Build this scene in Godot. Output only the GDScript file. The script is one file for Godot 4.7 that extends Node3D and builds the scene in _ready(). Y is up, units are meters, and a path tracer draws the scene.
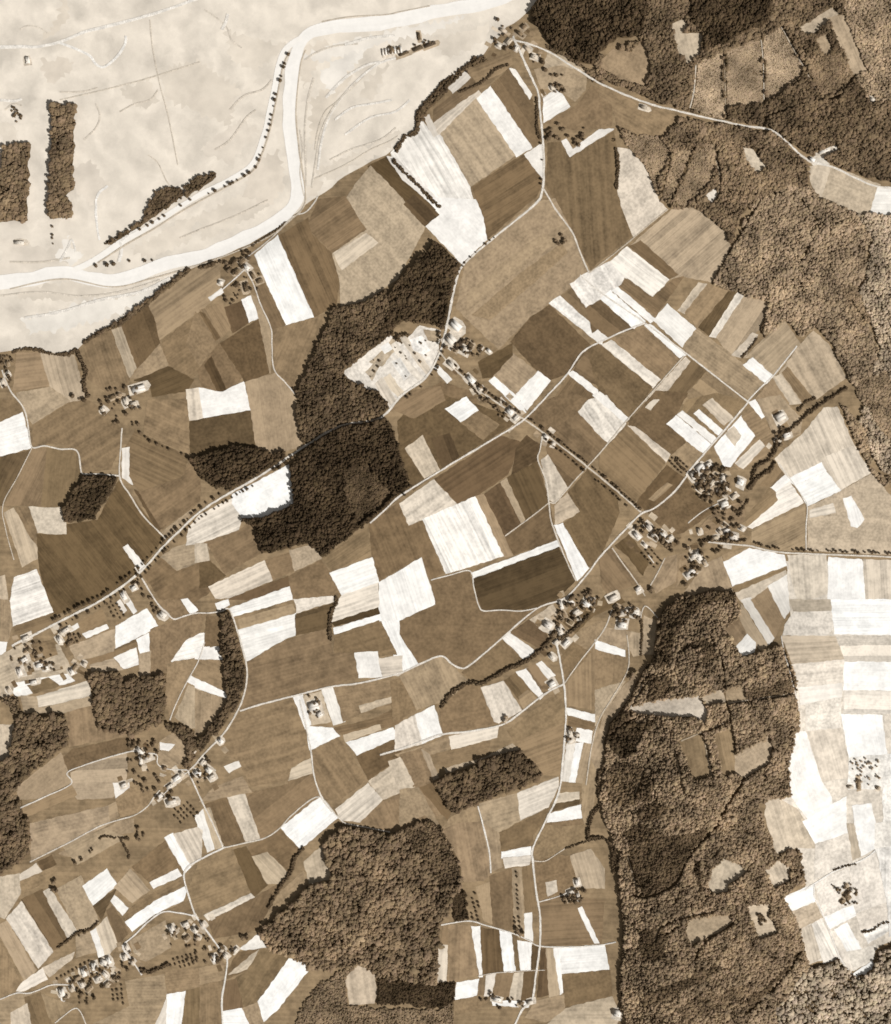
extends Node3D
# Vertical view of a farmed valley beside a gravel river plain, seen from a survey aircraft.
# Photo pixels give ground positions: 2 m to a pixel at level 0, camera 3000 m up.
const H := 3000.0
const GX0 := -2000.0
const CELL := 25.0
const GN := 160
var grid := PackedFloat32Array()
var rng := RandomNumberGenerator.new()
var counts := {}
var mats := {}
var covers := []        # every ground sheet: {poly (world), box, layer, wood index or -1}
var gap := PackedByteArray()   # 2 m cells kept free of forest trees
const GAPN := 1100
const GAIN := 0.80

# ---------------------------------------------------------------- data (pixels of the photograph)
const PLAIN := [0,352, 14,350, 35,350, 60,354, 75,352, 84,343, 110,328, 130,317, 146,303, 160,292, 188,270, 203,263, 232,252, 255,240, 285,222, 312,200, 325,192, 345,176, 372,161, 386,155, 398,143, 416,131, 418,112, 428,100, 440,87, 455,75, 470,65, 484,54, 491,44, 500,36, 506,27, 520,19, 531,8, 537,0]
var PATCHES := [
	[216,[0,238,40,246,60,252,70,262,40,270,0,274]],
	[212,[20,288,70,282,110,286,150,276,170,275,120,292,60,300,20,300]],
	[212,[160,70,200,60,240,90,230,125,190,110,165,100]],
	[210,[370,75,388,62,382,80,372,100,360,95]],
	[206,[310,100,330,85,352,70,345,90,330,110,318,140,310,150]],
	[214,[225,30,260,40,290,45,255,70,230,60]],
	[212,[315,170,360,150,400,130,396,142,370,158,330,180]],
	[212,[120,90,150,78,160,100,140,110]],
	[216,[60,170,90,160,110,185,90,205,76,190]],
	[208,[295,60,310,45,330,40,318,60,305,90]],
	[238,[320,70,360,45,375,42,350,70,330,95]],
	[236,[20,320,60,310,90,300,130,295,170,280,150,296,110,318,60,330,30,335]],
	[214,[0,200,0,120,20,130,10,160]],
	[216,[200,150,240,120,260,130,230,165]],
	[213,[430,40,470,30,490,20,485,40,450,60]],
	[238,[55,255,70,235,72,250,85,255,70,265,60,262]],
	[208,[298,215,312,180,320,170,322,185,305,205]],
	[211,[250,160,280,150,285,185,270,205,240,215]],
	[214,[200,215,240,195,270,205,240,225,200,240]],
	[235,[300,55,400,28,470,15,440,30,380,45,320,62]],
	[206,[40,40,60,30,70,10,66,0,60,0,58,20]],
	[207,[40,60,60,58,75,64,60,80,48,82]],
	[213,[130,250,180,220,198,215,190,240,150,260]]
]
var ROADS := [
	[9,226,"road","tree-lined main road from the western village past the quarry to the scarp hamlet",[12,646,30,637,55,624,105,598,140,572,165,545,200,512,230,493,260,476,290,456,305,446,340,426,380,418,402,395,425,378,438,357,443,342,447,325,452,300,458,275,466,262,490,241,533,206,542,192,544,165,543,140,540,110,538,92,530,74,520,52,513,36]],
	[8,226,"road","pale road climbing from the scarp hamlet into the hill woods",[513,40,545,50,575,68,605,86,650,104,690,114,740,125,770,130,790,145,808,160,835,168,855,178,880,187,910,188]],
	[7,215,"road","farm road curving round the broad tan field",[543,188,556,210,572,232,580,252,589,273]],
	[5,190,"track","field track below the wedge field",[589,273,610,257,630,241,650,224,668,209]],
	[7,205,"road","straight village street from the works to the crossroads",[438,350,448,362,462,376,490,398,525,420,545,434,580,461,600,477,625,498,641,512]],
	[7,228,"road","pale lane from the dark wood to the upper fields",[370,523,385,510,400,496,440,471,490,441,522,421,550,393,568,373,580,355,590,347,600,342,622,332,645,323]],
	[6,226,"track","straight field track across the striped fields",[580,275,600,292,645,323,688,355,720,380,747,401]],
	[6,230,"track","pale field track towards the hillside wood",[747,402,760,388,773,376,797,346]],
	[7,224,"road","road from the striped fields down through the crossroads hamlet",[749,401,724,431,690,470,686,477,674,492,655,508,641,514,622,533,600,557,585,577,565,598,540,607,520,622,500,640,470,665,461,668,452,664,441,656,420,664,400,673,360,683,330,687,290,697,262,704,240,711]],
	[5,205,"track","track running beside the pale strip below the long white field",[505,536,535,514,549,503,556,502,575,480,600,453,622,426,645,400,667,375,684,356]],
	[6,214,"road","winding lane from the village street to the long white strip",[543,434,540,450,538,460,546,481,549,503,551,520,558,540,567,562,576,581]],
	[5,225,"track","track framing the dark brown trapezoid field",[431,580,450,575,470,571,474,588,479,606,484,611,500,610,520,611,537,608]],
	[7,220,"road","pale road bordering the curved tree belt",[222,611,229,609,235,623,243,650,247,668,246,686,240,706,225,732,207,751,195,765,188,771]],
	[6,222,"road","lane from the western road to the curved tree belt",[135,567,146,585,158,604,166,612,174,619,185,616,197,613,210,613,222,611]],
	[8,230,"road","village road running down the valley floor",[556,640,560,660,564,684,566,710,565,735,561,780,556,800,545,822,533,848,533,862,536,890,540,915,540,945,536,975,532,1000,522,1010,512,1032]],
	[7,226,"road","pale road from the valley junction to the long tan meadow",[564,684,545,694,520,713,508,722,494,727,465,732,440,735,400,749,380,755]],
	[5,210,"track","lane from the valley junction towards the orchard farm",[564,684,578,664,593,645,605,628,612,610]],
	[5,205,"track","farm path through the dark parcel beside the orchard farm",[612,548,622,562,635,580,645,596]],
	[5,205,"track","thin lane leaving the orchard",[650,586,658,572,665,558]],
	[7,216,"road","straight road leading east between pale fields",[708,542,727,544,750,546,770,551,790,553,840,555,920,558]],
	[4,226,"track","thin straight path through the tan eastern field",[806,550,806,528,807,506,800,493,778,462]],
	[5,222,"road","farm lane below the riverside farm",[247,272,254,285,260,303,271,328,272,345,274,369,285,382,295,394]],
	[5,222,"track","path along the scarp beside the white strip field",[246,258,262,246,280,230,292,217,306,212,314,203,318,196]],
	[6,220,"road","track past the kite shaped copse",[2,370,10,390,18,400,25,411,29,430,32,447,45,446,60,449,77,451,81,470,84,474,100,474,120,476]],
	[6,216,"road","lane from the big farm to the tree-lined road",[122,428,121,445,120,477,130,495,142,514,155,528,166,539]],
	[4,205,"track","boundary path between brown fields near the western edge",[32,448,18,476,3,505,6,530,14,560]],
	[6,224,"road","village lane between orchard and striped plots",[188,771,200,797,213,824,223,847]],
	[7,232,"road","pale road through the southern village",[225,847,203,858,189,866,184,876,188,893,195,914,202,924,212,938,221,950,227,957,226,975,222,1000,223,1032]],
	[5,216,"track","curving track from the southern road past the white field",[223,848,245,843,265,838,280,828,292,815,318,797,336,815,345,823,360,826,390,832]],
	[6,232,"road","village lane beside the arched white field",[195,916,180,913,163,912,148,922,135,935,123,946,130,957,142,975]],
	[5,224,"road","road entering the orchard village",[-20,1003,0,999,17,993,30,993,52,985,70,985]],
	[4,220,"track","forked track below the orchard village",[55,1023,73,1009,80,1011,86,1024]],
	[5,226,"track","curving farm track by the dark lens field",[20,808,40,799,71,784,67,773,82,766,100,760,120,754,135,751,147,753,157,755,158,764,168,769,188,770]],
	[5,216,"track","long track from the western wood to the farm village",[30,862,70,842,98,827,118,820,135,815,148,806,154,797,160,790]],
	[4,220,"track","track between the two western meadows beside the tree belt",[170,720,177,702,188,680,198,662,205,642]],
	[6,226,"road","track from the square garden plot to the large white field",[300,700,305,722,311,750,314,775,322,798,332,812]],
	[6,232,"road","straight lane ending at the tan field by the orchard strip",[478,806,483,825,489,850,491,873]],
	[4,224,"track","drive to the farm among trees by the valley road",[539,902,550,899,562,895,572,890]],
	[5,230,"track","lane bordering the white strip fields of the valley",[441,925,468,921,485,925,512,933,528,940,540,946,570,947,600,945,616,942]],
	[3,212,"track","thin headland path between strip fields",[478,976,495,973,520,971,545,970]],
	[4,205,"track","hedged lane leading to the brook",[534,861,545,861,555,855,566,848]],
	[6,240,"road","pale lane by the eastern farm",[805,890,815,883,837,870,864,859,876,850]],
	[4,238,"track","field path beneath the eastern farm",[815,883,814,895,820,908,832,938,840,958,852,974]],
	[4,230,"track","pale path along the foot of the eastern hill wood",[781,636,785,655,794,688,799,708]],
	[4,195,"track","straight forest track on the brow",[781,27,795,52,808,75,822,100]],
	[4,200,"track","pale earth line between plantation panels",[761,40,763,60,764,100]],
	[3,178,"track","pale earth line beside the plantation panels",[724,55,725,80,726,118]],
	[5,208,"track","short earth line beside the wedge clearing",[696,65,694,90,690,108]],
	[4,214,"track","sandy path in the eastern hill wood",[642,680,640,690,632,704,629,714]],
	[15,234,"track","dry gravel wash across the river plain",[-20,48,20,47,38,47,60,42,85,32,110,26,150,15,175,7,210,-6]],
	[11,240,"track","looping gravel path on the plain",[60,43,78,50,90,56,96,64,104,67,116,58,125,45,126,36]],
	[10,240,"track","gravel path bending past the plantation",[108,186,98,195,96,210,98,232,100,240]],
	[5,208,"track","faint old ditch line across the plain",[150,20,153,50,160,85,168,115,178,165]],
	[5,208,"track","faint field boundary on the plain",[60,100,100,91,120,86,150,78,200,62]],
	[5,208,"track","faint grassy bank on the plain",[315,150,318,130,325,112,335,103,352,88,372,68]],
	[5,208,"track","curved old bank on the plain",[148,155,158,163,166,180,172,188]],
	[11,240,"track","pale path beside the river dyke",[120,262,122,250,122,240,140,228]],
	[5,208,"ditch","dry ditch below the scarp",[312,180,345,165,370,150,388,142,398,136]],
	[5,232,"road","drive from the large farm house",[246,268,238,276,230,283,222,290]],
	[4,226,"track","pale path crossing the village green",[688,523,705,510,722,502]],
	[4,220,"track","pale strip beside the brown field below the wall",[648,555,654,563]],
	[4,214,"track","hedge path beside the brook meadow",[640,622,645,606,658,618]],
	[4,222,"track","village loop lane in the farm village",[188,772,176,780,168,790,160,797]],
	[5,200,"track","thin brook path between the valley meadows",[627,635,629,655,627,672,612,698,600,718,592,745,586,785]],
	[5,182,"track","pale ride crossing the hill wood above the plough strip",[681,741,700,733,726,722]],
	[5,176,"track","pale ride by the dark knoll of the hill wood",[643,771,638,785,634,795]],
	[5,176,"track","pale ride below the sandy clearing of the hill wood",[674,750,679,770,683,791]],
	[5,176,"track","pale ride beside the dark conifer spur",[646,723,640,736,634,750]],
	[4,176,"track","pale ride beside the hill wood plough strip",[705,744,708,760,712,776]],
	[5,178,"track","pale ride beside the teardrop plantation",[627,855,632,872,637,891]],
	[5,186,"track","pale ride across the hill wood to the field edge",[728,703,755,699,795,693]],
	[4,172,"track","narrow pale ride in the lower hill wood",[655,940,662,925,690,915,712,912]],
	[4,176,"track","narrow pale ride near the brow wood",[700,215,716,198,720,180,716,160]],
	[10,231,"track","faint sandbar streak on the gravel river plain",[318,170,322,140,332,112,350,88,375,66,396,58]],
	[8,213,"track","faint sandbar streak on the gravel river plain",[312,188,316,160,322,130,336,104,356,82]],
	[12,231,"track","faint sandbar streak on the gravel river plain",[326,98,345,78,365,66,380,62]],
	[7,213,"track","faint sandbar streak on the gravel river plain",[306,186,306,160,305,130,308,100,314,78]],
	[9,231,"track","faint sandbar streak on the gravel river plain",[335,120,352,108,372,104,392,100]],
	[6,213,"track","faint sandbar streak on the gravel river plain",[330,160,350,150,380,140,396,128]],
	[9,231,"track","faint sandbar streak on the gravel river plain",[345,135,370,118,395,112,410,100]],
	[7,213,"track","faint sandbar streak on the gravel river plain",[305,60,318,52,336,46,358,44]],
	[12,231,"track","faint sandbar streak on the gravel river plain",[345,45,370,38,395,36]],
	[7,213,"track","faint sandbar streak on the gravel river plain",[0,296,40,292,80,296,120,292,160,280]],
	[12,231,"track","faint sandbar streak on the gravel river plain",[25,318,60,312,100,300,140,292,170,278]],
	[8,210,"track","faint sandbar streak on the gravel river plain",[10,262,40,262,70,258]],
	[7,210,"track","faint sandbar streak on the gravel river plain",[5,110,14,104,22,106]],
	[12,231,"track","faint sandbar streak on the gravel river plain",[0,100,14,101,22,99]],
	[7,213,"track","faint sandbar streak on the gravel river plain",[205,10,225,25,232,40,242,48]],
	[14,231,"track","faint sandbar streak on the gravel river plain",[222,30,226,22,228,14]],
	[6,210,"track","faint sandbar streak on the gravel river plain",[120,112,135,104,150,100,158,90]],
	[6,210,"track","faint sandbar streak on the gravel river plain",[60,92,82,92,98,88]],
	[7,213,"track","faint sandbar streak on the gravel river plain",[96,104,100,116,96,128,84,140]],
	[6,213,"track","faint sandbar streak on the gravel river plain",[20,30,28,26,40,28,48,34]],
	[7,211,"track","faint sandbar streak on the gravel river plain",[230,110,244,96,262,90,272,80]],
	[7,211,"track","faint sandbar streak on the gravel river plain",[215,150,230,140,246,118,256,110]],
	[6,213,"track","faint sandbar streak on the gravel river plain",[300,130,303,150,300,172,304,196]],
	[8,231,"track","faint sandbar streak on the gravel river plain",[118,262,121,250,121,244]],
	[6,210,"track","faint sandbar streak on the gravel river plain",[180,238,210,226,240,214,268,200]],
	[10,231,"track","faint sandbar streak on the gravel river plain",[60,262,68,248,72,240,76,252]],
	[6,196,"ditch","dark bank line along the outer shore of the river",[10,289,62,279,112,287,150,279,205,263,240,250,270,236,292,219,304,206,305,190,302,168,298,140,296,112,298,85,301,62,306,50]],
	[6,196,"ditch","ditch line beside the straight side channel",[98,263,124,246,154,229,179,213,204,199,232,184,254,170,263,152,270,130,277,97,283,67,290,52]],
	[5,198,"ditch","dark bank line along the inner shore of the river",[322,22,350,17,385,15,400,12,430,6]],
	[26,244,"river","pale silty river sweeping across the gravel plain",[-20,285,30,279,62,272,90,278,112,280,145,272,175,262,205,255,235,243,262,230,282,218,294,206,298,192,295,168,291,140,289,112,291,85,294,62,300,44,312,33,335,27,362,24,390,22,415,16,445,10,480,4,520,-10]],
	[11,242,"river","straight side channel running between lines of willows",[74,270,95,260,120,243,150,226,175,210,200,195,228,181,250,167,259,150,266,128,273,95,279,65,284,52,293,43,302,38]]
]
var RIDES := [
	[3,[717,824,698,845,685,862,678,878,667,888,643,897,632,893]],
	[3.5,[733,922,722,930,701,945,695,958]],
	[3,[743,1014,768,993,790,966,800,950]],
	[2.5,[708,634,721,658,726,701,732,732,735,752]],
	[3,[744,777,736,790,728,802,717,824]],
	[2,[634,642,635,660,641,675]],
	[2.5,[760,200,735,242,711,283]],
	[2,[842,20,856,50,868,72]],
	[2.5,[764,118,785,110,808,102,822,100,838,96,853,76]],
	[2.5,[800,200,818,225,811,240,801,262]],
	[2,[690,905,694,925,697,940]],
	[2,[660,200,672,152]],
	[2,[694,148,672,199]],
	[2.5,[611,733,625,722,640,716]],
	[2,[645,752,652,780,655,800]],
	[2,[655,940,680,925,700,920]],
	[2,[850,300,866,322,872,330,885,315]]
]
var WOODS := [
	[88,3.6,13,6.2,"rectangular poplar plantation on the gravel plain shorter and blockier",[3,146,30,143,28,221,-4,221,-4,180,2,165]],
	[92,3.6,14,6.2,"long narrow poplar plantation on the gravel plain with ragged foot",[53,105,64,106,75,105,74,150,74,190,66,196,72,205,72,218,50,219,50,195,53,130]],
	[95,3.0,9,5.6,"rough scrub wood on the brow beside the striped plantation panels",[640,-25,920,-25,920,188,880,180,850,172,815,158,790,140,770,128,740,123,690,112,650,100,600,78,590,62,605,55,640,40]],
	[56,3.2,15,5.6,"darkest dense conifer wood behind the hamlet at the scarp end",[531,10,540,0,545,-25,648,-25,648,5,640,35,618,38,600,52,592,64,572,62,556,52,545,38,535,25]],
	[56,3.4,14,5.8,"dark strip of conifers above the striped plantation panels",[690,-25,770,-25,772,10,765,25,745,32,720,45,702,52,705,35,690,22]],
	[136,1.4,1.8,2.8,"young plantation panel with pale earth lines beside the wedge clearing",[696,63,723,53,725,120,690,110]],
	[132,1.4,1.8,2.8,"broad middle young plantation panel between two pale earth lines",[726,52,761,38,763,104,726,108]],
	[138,1.4,1.8,2.8,"young plantation panel reaching the brow crossroads",[764,37,780,27,800,60,802,76,786,88,765,104]],
	[84,3.0,10,5.0,"rounded dark conifer block at the foot of the plantation panels",[727,108,740,105,763,105,764,117,745,122,727,120]],
	[82,3.4,11,5.6,"dark wood below the plantation panels by the forest fork",[766,105,790,88,808,78,820,98,835,100,850,80,858,78,870,105,850,130,830,145,805,152,790,140,770,128]],
	[80,2.6,8,4.6,"square dark conifer block beside the straight brow track",[792,42,815,34,838,30,842,52,828,56,806,58]],
	[103,2.2,5,3.8,"rough young wood between brow track and ploughed brow strips",[806,60,842,53,853,76,838,92,822,98]],
	[129,2.2,5,4.6,"pale open scrub on the brow edge with scattered bushes",[840,-25,920,-25,920,95,870,105,855,75,848,40]],
	[98,3.0,9,5.4,"brown wood between the valley road and fan plantations",[618,128,650,140,680,118,730,126,770,133,800,158,812,175,800,195,760,200,740,215,735,238,715,262,700,220,672,208,650,190,630,150]],
	[112,1.8,3,3.4,"fan shaped young plantation beside the pale wedge field",[620,132,658,138,672,152,658,182,660,200,645,170,632,152]],
	[112,1.8,3,3.4,"second fan shaped young plantation between two dark rides",[673,152,694,148,672,199,660,202]],
	[112,1.8,3,3.4,"third fan shaped young plantation curving round the dell",[697,148,714,143,717,165,700,196,682,208,674,200]],
	[132,2.8,8,5.2,"large brown hillside wood with fine mottled crowns",[757,200,790,185,830,188,858,215,870,240,862,280,850,300,870,330,878,350,866,395,849,382,832,345,815,325,801,337,786,318,778,330,762,335,770,302,745,297,712,284,735,240]],
	[154,2.8,8,5.6,"pale sunlit hillside wood along the eastern brow",[857,215,920,205,920,490,880,470,866,440,858,420,866,395,880,350,872,325,852,300,864,280,872,240]],
	[104,2.4,6,4.2,"smooth brown plantation rectangle inside the pale hillside wood",[840,290,855,285,870,320,862,330,848,312]],
	[115,2.2,5,4.0,"smooth tan plantation at the foot of the pale hillside wood",[852,385,885,370,920,440,920,480,880,430,864,405]],
	[118,2.8,7,5.0,"narrow scrub belt beside the pale wedge fields above the brook",[840,403,866,430,872,470,893,480,880,492,870,470,852,432]],
	[56,3.4,14,5.8,"dark wood beside the quarry and the lone road squared northern block",[434,242,460,265,446,330,425,322,400,322,385,345,372,340,385,300,400,278]],
	[76,3.2,12,5.6,"mottled wood wrapped round the white quarry",[336,307,355,305,386,290,390,310,376,338,388,348,400,335,440,330,440,352,425,378,405,395,380,416,350,424,303,448,297,435,296,392,308,371,316,346,322,328]],
	[54,3.2,14,5.6,"dark wood below the tree-lined road beside the white parallelogram field",[187,458,200,457,217,450,234,445,258,448,270,454,285,450,288,463,232,491,222,487,213,487,200,476]],
	[48,3.3,14,5.6,"large very dark wood below the quarry with ragged outline",[290,465,302,449,344,424,366,422,386,420,395,434,400,452,407,467,413,486,400,498,370,523,357,529,322,558,311,544,294,546,262,553,254,526,241,521,243,518,267,516,293,503]],
	[70,2.4,6,4.2,"lighter young stand set inside the large very dark wood",[344,470,368,464,394,496,358,526,346,494]],
	[56,3.2,13,5.6,"small dark kite shaped copse at the track junction",[83,475,119,476,112,492,99,510,96,520,63,521,61,514,74,494]],
	[84,3.8,14,6.4,"squarish wood with a cut notch above the farm village",[90,676,99,672,119,670,123,678,126,697,128,680,157,674,167,673,165,694,166,721,135,735,99,729,94,701]],
	[80,4.0,15,6.6,"ragged dark wood on the western slope with two lobes",[20,714,34,712,45,717,65,712,67,728,71,744,56,753,31,773,29,784,18,787,22,800,30,824,29,851,20,863,-20,880,-20,770,0,764,13,748,17,726]],
	[100,3.2,10,5.8,"small oval copse at the tip of the ragged western wood",[2,699,18,696,22,712,13,714]],
	[78,3.2,12,5.6,"curved belt of trees hugging the bend of the pale road",[220,610,227,609,234,620,245,665,245,683,239,703,222,726,207,744,200,752,193,748,213,721,229,699,226,690,224,667,219,645,223,634,221,618]],
	[84,3.4,10,6.0,"ring of trees on the bank beside the round paddock",[166,721,191,728,200,744,190,770,182,766,188,748,175,732,168,730]],
	[76,3.6,14,6.0,"rectangular wood among fields beside the straight village road",[431,782,456,773,490,757,521,749,544,774,523,786,485,800,452,812,440,803]],
	[96,3.9,15,6.4,"large valley wood of broad rounded crowns with scalloped edge",[259,932,290,905,310,884,331,880,326,858,324,842,345,826,380,832,400,831,424,813,432,815,446,832,459,865,461,886,440,926,441,966,437,984,420,981,377,976,362,963,340,968,313,969,292,956,268,948]],
	[86,2.6,9,4.6,"smooth young wood capping the large valley wood by the road",[402,828,425,813,441,829,458,862,461,884,442,887,430,870]],
	[62,2.2,7,4.0,"dark conifer strip inside the large valley wood's eastern tip",[453,893,465,890,468,918,454,922]],
	[60,2.2,7,4.0,"dark smooth plantation band below the valley wood",[378,978,437,984,456,982,455,1000,440,1008,400,1003,378,1004]],
	[106,2.0,4,4.4,"rough brown scrub on the slope below the white wedge field",[290,1040,305,1000,318,985,350,966,362,966,346,976,348,1004,372,1008,440,1009,455,1002,450,1040]],
	[112,3.0,10,5.2,"great eastern hill wood mottled brown crowns over rolling ground",[690,592,733,590,742,615,724,629,740,655,757,653,778,645,786,650,797,690,800,720,795,745,790,765,792,795,757,805,775,850,795,852,800,880,784,897,800,930,808,965,780,1000,760,1040,628,1040,620,985,625,930,618,880,620,850,612,845,600,800,604,770,607,735,610,715,632,690,630,672,650,668,655,640,658,618,675,600]],
	[72,3.4,14,5.8,"dark steep western flank of the eastern hill wood",[656,640,660,615,676,600,700,593,733,591,735,596,705,604,690,615,672,640,670,662,652,668]],  # slope turned from the sun: its shade is put into the crown tone
	[74,2.8,11,4.8,"dark rounded conifer block above the sandy clearing",[646,680,652,674,668,676,672,690,664,698,648,700]],
	[80,2.0,6,3.6,"lens shaped dark young stand inside the eastern hill wood",[676,650,690,642,704,636,714,645,718,660,700,663,699,647,680,652]],
	[70,3.2,13,5.4,"dark spur of conifers below the sandy clearing",[610,716,628,712,632,722,655,720,640,735,632,752,622,758,612,750,606,738]],
	[76,2.6,9,4.4,"dark smooth teardrop plantation bounded by curving black rides",[622,830,640,822,665,835,690,832,712,826,690,852,680,880,655,897,640,896,632,865]],
	[86,3.0,11,5.0,"dark knoll of conifers at the foot of the hill road",[605,772,615,760,640,765,655,782,650,800,625,805,608,800]],
	[76,2.4,8,4.2,"dark square stand in the lower eastern wood",[636,930,655,925,668,935,664,955,640,962]],
	[96,2.2,7,4.0,"dark oblique band of young wood near the bottom of the eastern hill",[672,1010,700,995,740,985,760,990,730,1005,690,1020]],
	[92,2.4,7,4.2,"dark plantation strip crossing the eastern hill beside the field edge",[746,690,770,684,795,676,796,690,770,696,746,700]],
	[72,2.6,9,4.6,"small dark thicket beside the hill wood plough strip",[686,752,690,748,694,765,697,778,691,776]],
	[74,2.6,9,4.6,"small dark clump between the pale hill wood rides",[695,740,701,737,703,752,698,756]],
	[78,2.8,10,4.8,"dark bank of conifers above the lower hill clearing",[640,806,655,800,668,806,660,818,645,820,632,816]],
	[84,3.0,10,5.0,"dark edge of wood along the ravine",[640,998,660,985,690,975,715,962,722,968,700,982,668,996,645,1006]],
	[70,3.0,11,5.0,"dark strip of wood west of the round clearing",[695,858,700,860,702,890,698,892,694,872]],
	[78,2.8,9,4.8,"dark wood flank above the ravine fork",[745,1000,765,985,790,962,796,950,800,958,785,985,762,1002,748,1010]],
	[162,3.6,10,7.6,"pale open wood of scattered sunlit crowns at the foot of the eastern farm",[775,1040,770,1010,800,970,812,966,838,960,856,978,872,972,880,950,920,935,920,1040]],
	[132,3.2,9,6.2,"tan wood edge between dark ravine and pale open wood",[735,1040,755,1005,780,975,796,960,808,968,790,990,775,1010,775,1040]],
	[108,3.4,10,6.0,"small square copse jutting between pale fields",[789,852,810,848,812,880,798,886,796,870]],
	[86,2.4,5,5.0,"rough gardens and thicket below the hamlet church wood",[545,45,570,55,600,78,605,85,585,78,560,64]],
	[74,3.0,9,5.4,"dark belt of willows between the side channel and the gravel plain",[108,244,126,232,140,222,148,206,160,190,172,187,182,190,184,196,160,213,140,228,112,245]],
	[74,3.0,9,5.4,"short dark willow belt beside the bend of the side channel",[184,186,198,177,216,173,216,178,204,186,187,197]],
	[70,2.8,8,5.2,"dark scarp thicket below the hamlet leaning over the gravel plain",[404,142,416,134,418,116,426,104,440,90,456,77,470,67,484,56,488,60,474,70,458,82,444,94,432,106,424,118,422,136,410,146]],
	[72,2.8,8,5.2,"dark scarp thicket above the riverside meadows",[190,268,176,277,160,290,146,301,130,314,112,326,84,341,86,346,112,332,132,320,150,306,164,296,180,282,192,272]]
]
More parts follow.
